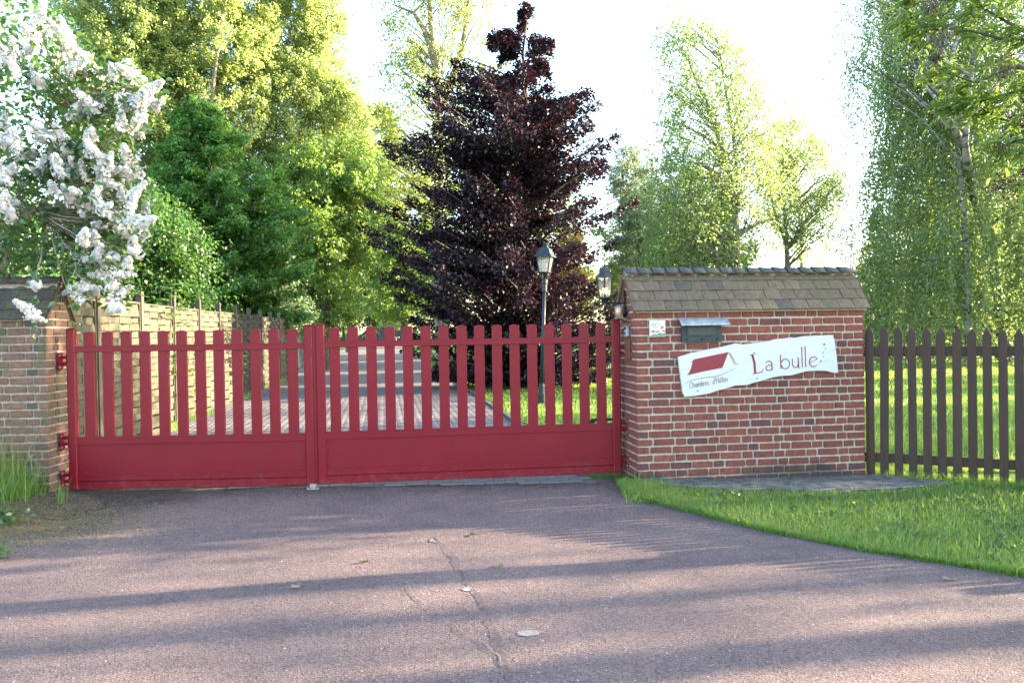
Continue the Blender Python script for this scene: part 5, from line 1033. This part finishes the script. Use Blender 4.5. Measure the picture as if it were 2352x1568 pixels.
def lilac():
    root = empty('lilac_bush', (-5.2, 8.75, 0.0), label='large white-flowering lilac leaning over the brick pillar', cat='lilac'); O = Vector(root.location)
    def panicle(seed):
        r = np.random.default_rng(seed); mb = MB(); n = 230; V = []; Fc = []
        L, Rr = 0.165, 0.037
        t = r.uniform(0, 1, n) ** .8; a = r.uniform(0, 2 * np.pi, n); lump = 1 + .28 * np.sin(a * 3 + t * 9 + seed); rad = Rr * (1 - t ** 1.6 * .85) * lump * r.uniform(.75, 1.1, n)
        P = np.stack([rad * np.cos(a), rad * np.sin(a), t * L], -1); N = unit(P * np.array([1, 1, 0]) / Rr + np.array([0, 0, .5]) + r.normal(size=(n, 3)) * .22)
        S = unit(np.cross(N, r.normal(size=(n, 3)))); T = np.cross(N, S); s = 0.0112 * r.uniform(.8, 1.2, (n, 1))
        q = np.stack([P + S * s - N * .002, P + T * s + N * .002, P - S * s - N * .002, P - T * s + N * .002], 1).reshape(-1, 3); i = np.arange(n) * 4
        me = np_mesh('flower_cluster', q, np.stack([i, i + 1, i + 2, i + 3], -1), M['petal']); return me
    ms = [panicle(s) for s in range(6)]
    pts = []
    lb = MB(); stems = []
    for k in range(11):
        a = Vector((RNG.uniform(-.9, -.1), RNG.uniform(-.2, .3), 0)); tz = RNG.uniform(2.4, 4.1); mid = Vector((RNG.uniform(-.8, -.05), RNG.uniform(-.3, .2), 1.95)); b_ = Vector((RNG.uniform(-.9, 1.25), RNG.uniform(-.8, .0), tz))
        limb(lb, a, mid, 0.035, 0.025, 0.0, 6, 4, .03); q_ = limb(lb, mid, b_, 0.025, 0.010, 0.10, 6, 6, .10); stems.append([mid] * 2 + q_)
    SP = [p for s in stems for p in s[2:]]
    for (cx, cy) in LIL:
        xD, yD = cx / 2.483, cy / 2.483
        lo = 7.3 if (yD > 610 and xD < 120) else 7.6
        for rep in range(2 if RNG.random() < .45 else 1):
            Y = RNG.uniform(lo, 8.2 if lo > 7.5 else 7.6); p = at(xD + (RNG.normal() * 9 if rep else 0), yD + (RNG.normal() * 9 if rep else 0), Y) - O; pts.append(p)
            d = Vector((RNG.normal() * .5 + .25, RNG.normal() * .45 - .35, RNG.uniform(.05, .9))).normalized(); 
            if yD > 560: d.z -= .5; d.normalize()
            s = RNG.uniform(1.15, 1.6); q = d.to_track_quat('Z', 'Y').to_euler(); base = p - d * .07
            link_mesh('flower_cluster', ms[RNG.integers(6)], root, base, q, (s, s, s))
            if rep == 0:
                j = min(range(len(SP)), key=lambda i: (SP[i] - base).length + .4 * max(0, SP[i].z - base.z)); limb(lb, SP[j], base, 0.010, 0.0035, -.04, 4, 5, .15)
    # extra leafy twigs inside the outline
    poly = [(-60, -40), (130, 5), (160, 90), (200, 130), (330, 160), (350, 215), (330, 290), (280, 300), (275, 360), (300, 420), (320, 470), (310, 560), (285, 650), (180, 655), (120, 625), (-60, 640)]
    def inside(x, y):
        c = False; n = len(poly)
        for i in range(n):
            (x1, y1), (x2, y2) = poly[i], poly[(i + 1) % n]
            if (y1 > y) != (y2 > y) and x < (x2 - x1) * (y - y1) / (y2 - y1) + x1: c = not c
        return c
    ex = []
    while len(ex) < 520:
        x, y = RNG.uniform(-60, 350), RNG.uniform(-40, 655)
        if inside(x, y) and RNG.random() < (0.45 if (x < 110 and y < 370) else 1.0):
            Y = RNG.uniform(7.75, 9.3) if y > 600 else RNG.uniform(7.6, 9.3); ex.append(at(x, y, max(Y, 7.95)) - O)
    for p in ex[:260]:
        j = min(range(len(SP)), key=lambda i: (SP[i] - p).length); limb(lb, SP[j], p, 0.009, 0.003, .04, 4, 5, .18)
    lb.build('branches', M['bark_pale'], root, True, False)
    P = []; D = []
    for pi_, p in enumerate(pts + ex):
        n = 9 if p in pts[:0] else 8
        for k in range(5 if pi_ < len(pts) else 11):
            d = RNG.normal(size=3); d[2] = d[2] * .6 - .1; d /= np.linalg.norm(d); P.append(np.array(p) + d * RNG.uniform(.03, .13) + RNG.normal(size=3) * .05); D.append(d + np.array([0, 0, -.35]))
    P = np.array(P); D = unit(np.array(D)); n = len(P)
    S = unit(np.cross(D, RNG.normal(size=(n, 3)) * .6 + np.array([0, -.4, 1.0]))); N = np.cross(S, D); L = RNG.uniform(.055, .095, (n, 1)); W = L * .62
    q = [P, P + D * L * .12 + S * W * .42 + N * L * .08, P + D * L * .5 + S * W * .46 + N * L * .10, P + D * L - N * L * .12, P + D * L * .5 - S * W * .46 + N * L * .10, P + D * L * .12 - S * W * .42 + N * L * .08]
    V = np.stack(q, 1).reshape(-1, 3); i = np.arange(n) * 6
    F = np.concatenate([np.stack([i, i + 1, i + 2, i + 3], -1), np.stack([i, i + 3, i + 4, i + 5], -1)])
    link_mesh('leaves', np_mesh('leaves', V, F, M['lf_lilac']), root)
lilac()

# ------------------------------------------------------------------ pinnate leaves: ash boughs at the upper right, elder saplings by the fence
def pinnate(base, d, Lr, npair, ll, lw, P, D, Ls, Ws, rach, droop=.35):
    base = np.array(base, float); d = np.array(d, float); d /= np.linalg.norm(d); side = np.cross(d, [0, 0, 1.0]); side /= max(np.linalg.norm(side), 1e-6)
    pts = []
    for i in range(npair + 1):
        t = .3 + .7 * i / npair; p = base + d * Lr * t + np.array([0, 0, -droop * Lr * t * t]); pts.append(p)
        for s in ((-1, 1) if i < npair else (0,)):
            dd = d * .55 + side * s * .85 + np.array([0, 0, -.35 * droop * 2]) + RNG.normal(size=3) * .10; P.append(p); D.append(dd if s else d + np.array([0, 0, -.4])); Ls.append(ll * (1 - .25 * abs(t - .65))); Ws.append(lw)
    rach.tube([base] + pts[::2] + [pts[-1]], 0.0016, 3, False)
def leaf6(name, P, D, L, W, mat, parent):
    P = np.array(P); D = unit(np.array(D)); n = len(P); L = np.array(L)[:, None] * RNG.uniform(.85, 1.15, (n, 1)); W = np.array(W)[:, None]
    S = unit(np.cross(D, RNG.normal(size=(n, 3)) * .35 + np.array([0, 0, 1.0]))); N = np.cross(S, D)
    q = [P, P + D * L * .3 + S * W * .5 + N * W * .2, P + D * L * .65 + S * W * .4 + N * W * .15, P + D * L - N * L * .1, P + D * L * .65 - S * W * .4 + N * W * .15, P + D * L * .3 - S * W * .5 + N * W * .2]
    V = np.stack(q, 1).reshape(-1, 3); i = np.arange(n) * 6; F = np.concatenate([np.stack([i, i + 1, i + 2, i + 3], -1), np.stack([i, i + 3, i + 4, i + 5], -1)])
    return link_mesh(name, np_mesh(name, V, F, M[mat]), parent)
def ash():
    Ya = 6.4; root = empty('ash_tree', (6.9, 6.6, 0), label='ash tree whose leafy boughs with dark seed clusters hang in the upper right corner', cat='tree'); O = np.array(root.location)
    tb = MB(); tb.tube([(0, 0, -.1), (0.05, 0, 1.5), (-.05, .05, 3.2), (.1, 0, 5.2), (.2, 0, 7)], [.17, .145, .12, .08, .03], 10); tb.build('trunk', M['bark_pale'], root, True)
    B = [[(2420, 40), (2300, 90), (2210, 65), (2140, 70), (2095, 55)], [(2420, -30), (2280, -30), (2180, 0), (2110, 5), (2080, 30)], [(2420, 190), (2340, 150), (2240, 190), (2180, 170), (2130, 130)],
         [(2420, 260), (2352, 205), (2290, 222), (2235, 240), (2190, 235)], [(2420, 310), (2352, 288), (2290, 270), (2240, 240), (2215, 222)], [(2420, 330), (2380, 315), (2330, 325), (2300, 340)], [(2420, 110), (2330, 60), (2260, 20), (2200, -20)], [(2440, 420), (2400, 400), (2365, 410)]]
    lb = MB(); P = []; D = []; Ls = []; Ws = []; KP = []
    for bi, pl in enumerate(B):
        Yb = Ya + RNG.uniform(-.5, .5); w = [np.array(at(x, y, Yb + .12 * k)) - O for k, (x, y) in enumerate(pl)]
        st = np.array([0, 0, w[0][2] - .3]); lb.tube([st] + w, [.045, .022, .013, .009, .006, .004][:len(w) + 1], 5, False)
        for i in range(len(w) - 1):
            for t in np.linspace(0, 1, 4 if bi < 7 else 2):
                p = w[i] * (1 - t) + w[i + 1] * t
                for k in range(2 if i < 2 else 3):
                    d = (w[i + 1] - w[i]); d = d / np.linalg.norm(d) * .5 + RNG.normal(size=3) * .6 + np.array([-.25, 0, -.15]); pinnate(p + RNG.normal(size=3) * .03, d, RNG.uniform(.14, .22), 4, .082, .027, P, D, Ls, Ws, lb)
    lb.build('boughs', M['bark'], root, True, False)
    leaf6('leaves', P, D, Ls, Ws, 'lf_ash', root)
    for (x, y, s) in [(2164, 88, 1.0), (2305, 160, .85), (2300, 335, 1.1), (2138, 12, .8), (2150, 130, .5)]:
        c = np.array(at(x, y, Ya - .15)) - O; n = 230; a = c + RNG.normal(size=(n, 3)) * np.array([.045, .04, .04]) * s
        leaf_cloud('seed_cluster', a, RNG.normal(size=(n, 3)) * .5 + np.array([0, 0, -1.0]), .038, .008, M['keys'], root, kind='stuff')
    # crown above the frame
    nc = 60; C = np.stack([RNG.uniform(-1.6, 2.0, nc), RNG.uniform(-1.8, 1.8, nc), RNG.uniform(4.6, 7.2, nc)], -1); lb = MB()
    for c in C: limb(lb, (0, 0, max(3.0, c[2] - 1.2)), c, .03, .01, .04, 4, 4)
    lb.build('limbs', M['bark_pale'], root, True, False)
    Pq = np.repeat(C, 90, 0) + RNG.normal(size=(nc * 90, 3)) * .33; leaf_cloud('crown', Pq, RNG.normal(size=Pq.shape) + np.array([0, 0, -.5]), .09, .035, M['lf_ash'], root)
ash()
def sapling(label, x, y, z0, h, n, lean=(0, 0), leafl=.09, Lr=.25, z_from=.35):
    root = empty('elder_sapling', (x, y, z0), label=label, cat='sapling', group='saplings along the woven fence'); lb = MB(); P = []; D = []; Ls = []; Ws = []
    top = np.array([lean[0], lean[1], h]); lb.tube([(0, 0, 0), tuple(top * .5 + RNG.normal(size=3) * .03), tuple(top)], [.014, .01, .004], 5, False)
    for i in range(n):
        t = z_from + (1 - z_from) * (i + RNG.random()) / n; a = RNG.uniform(0, 2 * np.pi); pinnate(top * t, [math.cos(a), math.sin(a), RNG.uniform(.2, .9)], Lr * RNG.uniform(.7, 1.2), 4, leafl, leafl * .38, P, D, Ls, Ws, lb, .5)
    lb.build('stem', M['bark'], root, True, False); leaf6('leaves', P, D, Ls, Ws, 'lf_ash', root)
sapling('tall pinnate-leaved sapling poking above the woven fence near its front', -5.45, 11.6, 0, 2.75, 26)
sapling('slender pinnate-leaved sapling growing in front of the third fence panel', -5.35, 12.9, 0.03, 2.25, 26, (.1, -.1))
sapling('low leafy sapling at the foot of the fence behind the gate\'s left leaf', -5.4, 13.6, 0.03, 1.3, 16, (.1, 0))

# ------------------------------------------------------------------ grass, weeds, litter
def scatter(n, f):
    X, Y = f(n); return X, Y
def verge_grass():
    n = 90000; x = 1.0 + RNG.uniform(0, 1, n) ** 1.15 * 5.5; lo = yb(x); hi = np.where(x < 3.5, 7.93 + (x - 1.2) * .14, 8.35 - (x - 3.6) * .52 + .25); hi = np.where(x > 5, 7.6, hi); y = lo + .035 * np.sin(x * 9 + 2 * np.sin(x * 4)) * np.sin(x * 2.3) + RNG.normal(size=n) * .018 + RNG.uniform(0, 1, n) ** 1.2 * (hi - lo)
    padc = ((x > 1.36) & (x < 4.1) & (y < 8.3) & (y > .03 + np.interp(x, [1.36, 1.45, 1.9, 2.5, 2.95, 3.4, 3.9, 4.15], [7.87, 7.75, 7.65, 7.58, 7.54, 7.57, 7.69, 7.82])))
    keep = ~(padc & (RNG.uniform(0, 1, n) < .96)); x, y = x[keep], y[keep]
    cl = .5 + .5 * np.sin(x * 3.1 + 1.3 * np.sin(y * 2.3)) * np.sin(y * 4.3 + x); H = (.022 + .045 * RNG.uniform(0, 1, len(x)) ** 1.6 + .03 * cl * RNG.uniform(0, 1, len(x))) * np.clip(.5 + (y - yb(x)) * 2.5, .5, 1)
    grass('verge_grass', x, y, H, RNG.uniform(.0025, .0048, len(x)), M['grass'], 1.0, .012)
    xe = 1.0 + RNG.uniform(0, 1, 9000) ** 1.1 * 5; cl2 = np.sin(xe * 6.3) * np.sin(xe * 2.1 + 1) + .6 * np.sin(xe * 17); ye = yb(xe) - .015 + np.abs(RNG.normal(size=9000)) * .035 - np.clip(cl2, 0, 1) * .045 * RNG.uniform(0, 1, 9000)
    grass('verge_edge_grass', xe, ye, RNG.uniform(.02, .065, 9000) * (1 + .6 * np.clip(cl2, 0, 1)), RNG.uniform(.003, .005, 9000), M['grass'], 1.6, .0)
    k = RNG.permutation(len(x))[:500]; grass('tall_grass_tufts', x[k], y[k], RNG.uniform(.07, .17, 500), np.full(500, .0045), M['grass'], .6, .012)
    k = RNG.permutation(len(x))[:6500]; grass('dry_grass_blades', x[k], y[k], RNG.uniform(.02, .085, 6500), np.full(6500, .003), M['grass_dry'], 1.2, .012)
verge_grass()
nw_ = 1500; cx_ = RNG.uniform(1.3, 5.5, 46); xw = cx_[RNG.integers(0, 46, nw_)]; kk = np.floor(xw * 977) % 97 / 97; yw = yb(xw) + .08 + kk * (7.4 - yb(xw)); xw = xw + RNG.normal(size=nw_) * .05; yw = yw + RNG.normal(size=nw_) * .04
tag(leaf_cloud('verge_weeds', np.stack([xw, yw, gz(xw, yw) + .03 + RNG.uniform(0, .03, nw_)], -1), RNG.normal(size=(nw_, 3)) * np.array([1, 1, .3]), .035, .022, M['lf_lilac'], None), 'broad-leaved weeds dotted through the roadside verge grass', 'weeds', kind='stuff')
for o in list(sc.objects):
    if o.name in ('verge_edge_grass', 'verge_grass', 'tall_grass_tufts', 'dry_grass_blades'): tag(o, label={'verge_edge_grass': 'ragged grass spilling over the curved edge of the red road', 'verge_grass': 'short green grass of the roadside verge before the brick wall', 'tall_grass_tufts': 'longer grass blades standing out of the verge', 'dry_grass_blades': 'thin dry straw-coloured blades among the verge grass'}[o.name], cat='grass')
def lawn_grass():
    n = 150000; y = 8.6 + 24 * RNG.uniform(0, 1, n) ** 1.7; xl = .95 - .156 * (y - 8.2); xr = y * .66 + 1.5; x = xl + RNG.uniform(0, 1, n) * (xr - xl)
    keep = ~((y < 9.0) & (x < 3.7)); x, y = x[keep], y[keep]; H = RNG.uniform(.03, .075, len(x)) * (1 + .3 * np.sin(x * 2) * np.sin(y * 1.7)); W = .004 + .0011 * (y - 8)
    grass('lawn_grass', x, y, H, W, M['grass'], .9, -.004, 'green lawn grass behind the gate and the picket fence'); 
    n = 1800; y = RNG.uniform(8.8, 14, n); x = 3.9 + RNG.uniform(0, 1, n) * 5 
    grass('rough_grass', x, y, RNG.uniform(.08, .2, n), np.full(n, .006), M['grass'], .8, 0, 'longer rough grass just behind the picket fence')
    x = 3.7 + RNG.uniform(0, 4, 9000); y = 8.34 - (x - 3.625) * .553 + RNG.normal(size=9000) * .09; grass('fence_foot_grass', x, y, RNG.uniform(.03, .13, 9000), RNG.uniform(.003, .005, 9000), M['grass'], 1.0, 0, 'uncut grass along the foot of the picket fence')
    x = 3.7 + RNG.uniform(0, 4, 1500); y = 8.34 - (x - 3.625) * .553 + RNG.normal(size=1500) * .09; grass('fence_foot_straw', x, y, RNG.uniform(.03, .12, 1500), RNG.uniform(.003, .004, 1500), M['grass_dry'], 1.6, 0, 'dry straw-like grass along the foot of the picket fence')
    for nm in ('lawn_grass', 'rough_grass', 'fence_foot_grass', 'fence_foot_straw'): bpy.data.objects[nm]['category'] = 'grass'
    n = 9000; y = 30 + 45 * RNG.uniform(0, 1, n); x = -.156 * (y - 8.2) - 5.3 - RNG.uniform(0, 8, n); grass('far_lawn_grass', x, y, RNG.uniform(.04, .10, n), np.full(n, .05), M['grass'], .9, 0, 'sunlit grass left of the drive beyond the woven fence'); bpy.data.objects['far_lawn_grass']['category'] = 'grass'
    # weeds at the foot of the woven fence
    t = RNG.uniform(0, 19, 2600); x = -4.8 - .139 * t + RNG.uniform(.02, .22, 2600) ** 1.0; y = 8.35 + t; k = np.sin(t * 3.1) + np.sin(t * 1.3) > .2; x, y = x[k], y[k]
    grass('fence_weeds', x, y, RNG.uniform(.04, .16, len(x)), RNG.uniform(.006, .012, len(x)), M['grass'], 1.0, .02, 'green weeds along the foot of the woven fence'); bpy.data.objects['fence_weeds']['category'] = 'weeds'
lawn_grass()
def left_corner():
    # soil heap at the pillar's foot
    n = 26; V = [(-4.55, 7.45, 0.17)]
    ring = []
    for r_ in (1, 2, 3):
        for k in range(n):
            a = 2 * math.pi * k / n; q = r_ / 3; x = -4.75 + 1.15 * q * math.cos(a) * RNG.uniform(.93, 1.07); y = 7.25 + .75 * q * math.sin(a) * RNG.uniform(.93, 1.07); z = float(gz(x, y)) + (.07 * (1 - q * q) - (.006 if r_ == 3 else 0)) + RNG.uniform(-.004, .004); V.append((x, y, z))
    V[0] = (-4.75, 7.25, float(gz(-4.75, 7.25)) + .075)
    F = [(0, 1 + k, 1 + (k + 1) % n) for k in range(n)]; mb = MB(); mb.add(V, F + [(1 + r_ * n + k, 1 + (r_ + 1) * n + k, 1 + (r_ + 1) * n + (k + 1) % n, 1 + r_ * n + (k + 1) % n) for r_ in (0, 1) for k in range(n)])
    mb.build('soil_mound', M['soil'], None, True, kind='structure')
    hz = lambda x, y: gz(x, y) + .07 * np.clip(1 - ((x + 4.75) / 1.15) ** 2 - ((y - 7.25) / .75) ** 2, 0, 1)
    n = 3400; x = -4.95 + RNG.normal(size=n) * .38; y = 7.42 + RNG.normal(size=n) * .15; k = (x < -4.30) & (y < 7.73) & (x > -6); x, y = x[k], y[k]
    hh = np.clip(.66 - (x + 5.1) * .42, .12, .66)
    grass('wild_grass', x, y, RNG.uniform(.3, 1, len(x)) * hh, RNG.uniform(.004, .007, len(x)), M['grass'], 1.1, 0, 'tuft of tall wild grass at the foot of the mossy pillar', hz); bpy.data.objects['wild_grass']['category'] = 'grass'
    n = 260; x = -4.95 + RNG.normal(size=n) * .35; y = 7.42 + RNG.normal(size=n) * .13; k = (x < -4.4) & (y < 7.72); x, y = x[k], y[k]; grass('seeding_grass', x, y, RNG.uniform(.35, .72, len(x)), np.full(len(x), .004), M['grass_dry'], .6, 0, 'pale seeding grass stems among the wild grass by the pillar', hz); bpy.data.objects['seeding_grass']['category'] = 'grass'
    n = 500; x = -4.02 + RNG.normal(size=n) * .02; y = 7.30 + RNG.normal(size=n) * .02; k = slice(0, 16); grass('grass_sprig', x[k], y[k], RNG.uniform(.10, .24, 16), np.full(16, .006), M['grass'], .5, 0, 'lone sprig of grass on the ground before the red gate\'s left post', hz); bpy.data.objects['grass_sprig']['category'] = 'grass'
    # woolly-leaved plant
    m = empty('mullein_plant', (-4.42, 7.55, .08), label='woolly grey-green mullein against the mossy pillar', cat='plant'); st_ = MB(); st_.tube([(0, 0, 0), (.01, 0, .2), (0, 0, .40)], [.012, .009, .005], 6); st_.build('stem', M['mullein'], m)
    for i in range(11):
        a = i * 2.4; t = .03 + .36 * i / 10; Ld = .17 * (1 - .5 * i / 10); d = Vector((math.cos(a), math.sin(a) * .7, .35 + .5 * i / 10)).normalized(); s_ = d.cross(Vector((0, 0, 1))).normalized(); q = MB(); V = []
        for j in range(6):
            u = j / 5; w = .036 * math.sin(math.pi * min(1, u * .9 + .08)) * (1 - .3 * i / 10); c = Vector((0, 0, t)) + d * Ld * u + Vector((0, 0, -.09 * u * u)); V += [c - s_ * w + Vector((0, 0, .006)), c, c + s_ * w + Vector((0, 0, .006))]
        q.add(V, [(3 * j + k, 3 * j + k + 1, 3 * j + k + 4, 3 * j + k + 3) for j in range(5) for k in (0, 1)]); q.build('leaf', M['mullein'], m, True)
    # low leafy weeds at the left edge
    for (x, y, r_, nn, lab) in [(-4.25, 6.72, .20, 260, 'low nettle-like weeds at the left edge of the road'), (-3.62, 5.75, .12, 60, 'small green weed at the road\'s left edge, nearest the camera')]:
        w = empty('ground_weeds', (x, y, float(gz(x, y))), label=lab, cat='weeds'); P = np.stack([RNG.normal(size=nn) * r_ * .6, RNG.normal(size=nn) * r_ * .5, RNG.uniform(.01, .11, nn)], -1)
        leaf_cloud('leaves', P, RNG.normal(size=P.shape) * np.array([1, 1, .4]), .045, .032, M['lf_lilac'], w)
        sb_ = MB(); [sb_.tube([(p[0] * .6, p[1] * .6, 0), tuple(p)], .0015, 3, False) for p in P[::6]]; sb_.build('stems', M['lf_lilac'], w, recalc=False)
    # chaff, straw, grit
    def bits(name, label, cat, n, f, L, W, mat, tilt=.12, zf=hz):
        x, y = f(n); a = RNG.uniform(0, 2 * np.pi, n); D = np.stack([np.cos(a), np.sin(a), RNG.normal(size=n) * tilt], -1); P = np.stack([x, y, zf(x, y) + .004 + RNG.uniform(0, .004, n)], -1)
        o = leaf_cloud(name, P, D, L, W, M[mat], None, .1, np.array([0, 0, 3.0])); tag(o, label, cat, kind='stuff')
    bits('dry_chaff', 'pale dry grass clippings strewn at the left edge of the road', 'litter', 22000, lambda n: (-4.4 + np.abs(RNG.normal(size=n)) ** 1 * .75 + RNG.uniform(-.6, .1, n), 6.75 + RNG.normal(size=n) * .38), .028, .006, 'grass_dry')
    bits('dry_leaf_crumbs', 'brown leaf crumbs on the ground before the gate', 'litter', 2600, lambda n: (RNG.uniform(-4.3, 1.1, n), 8.05 - np.abs(RNG.normal(size=n)) * .30), .016, .009, 'keys')
    bits('straw_litter', 'thin straws scattered over the red road', 'litter', 420, lambda n: (-4.4 + np.abs(RNG.normal(size=n)) * 2.2, RNG.uniform(3.2, 7.9, n)), .055, .0028, 'grass_dry')
    bits('pale_grit', 'small white stones scattered over the road', 'grit', 900, lambda n: (RNG.uniform(-4, 4.2, n), 3 + 5 * RNG.uniform(0, 1, n) ** .8), .008, .007, 'petal', .3)
    x = RNG.uniform(.98, 1.5, 1500); y = RNG.uniform(7.2, 7.95, 1500)
    grass('corner_grass', x, y, RNG.uniform(.03, .09, 1500), RNG.uniform(.003, .005, 1500), M['grass'], 1.0, .01, 'sparse grass creeping on the asphalt at the brick wall\'s corner'); bpy.data.objects['corner_grass']['category'] = 'grass'
    for i, (xD, yD, mat, lab) in enumerate([(683, 1353, 'sign_edge', 'curled orange-brown dead leaf lying on the road'), (1148, 1302, 'lf_ash', 'fallen green leaf on the road near the seam'), (2182, 1330, 'grass_dry', 'pale dry leaf near the verge'), (835, 1295, 'keys', 'small dark dead leaf on the road left of the seam'), (1085, 1230, 'keys', 'dark leaf scrap on the road in front of the gate')]):
        P0 = at(xD, yD, 5); k = CAM_H / (CAM_H - P0.z); g = Vector((0, 0, CAM_H)) + (P0 - Vector((0, 0, CAM_H))) * k
        q = MB(); V = []
        for j in range(5):
            u = j / 4; w = .016 * math.sin(math.pi * (u * .9 + .05)); V += [(u * .075 - .037, -w, .008 + .012 * u * u), (u * .075 - .037, 0, .002 + .014 * u * u), (u * .075 - .037, w, .010 + .010 * (1 - u))]
        q.add(V, [(3 * j + k, 3 * j + k + 1, 3 * j + k + 4, 3 * j + k + 3) for j in range(4) for k in (0, 1)])
        o = q.build('fallen_leaf', M[mat], None, True, label=lab, cat='leaf', group='fallen leaves on the road'); o.location = (g.x, g.y, float(gz(g.x, g.y)) + .001); o.rotation_euler = (0, 0, i * 1.3)
left_corner()

# ------------------------------------------------------------------ far end of the drive
sh = empty('garden_shed', (-13.6, 84, 0), 0, label='dark grey shed at the far end of the drive', cat='shed')
mb = MB(); mb.box(0, 3.2, 0, 3, -.2, 2.0); mb.build('wall', M['shed'], sh)
mb = MB(); mb.prism([(-.25, 1.98), (3.45, 1.98), (3.45, 2.08), (1.6, 2.75), (-.25, 2.08)], -.25, 3.2); mb.build('roof', M['shed_roof'], sh)
mb = MB(); mb.box(1.1, 2.1, -.05, 0.0, -.1, 1.85); mb.build('door', M['hatch2'], sh)
bf = empty('board_fence', (-19.0, 86, 0), 0, label='low brown board fence left of the far shed', cat='fence')
for i in range(18):
    mb = MB(); mb.box(i * .29, i * .29 + .27, 0, .03, -.1, 1.05 + .02 * (i % 3)); mb.build('board', M['hatch2'], bf)
mb = MB(); mb.box(0, 5.2, .03, .08, .7, .8); mb.build('rail', M['hatch2'], bf)
tb = empty('white_post_box', (-11.2, 80, 0), 0, label='small white-topped post beside the golden hedge, far down the drive', cat='post')
mb = MB(); mb.box(-.03, .03, -.03, .03, 0, .95); mb.build('post', M['sign_white'], tb)
mb = MB(); mb.box(-.3, .3, -.15, .15, .95, 1.03); mb.build('top', M['silver'], tb)
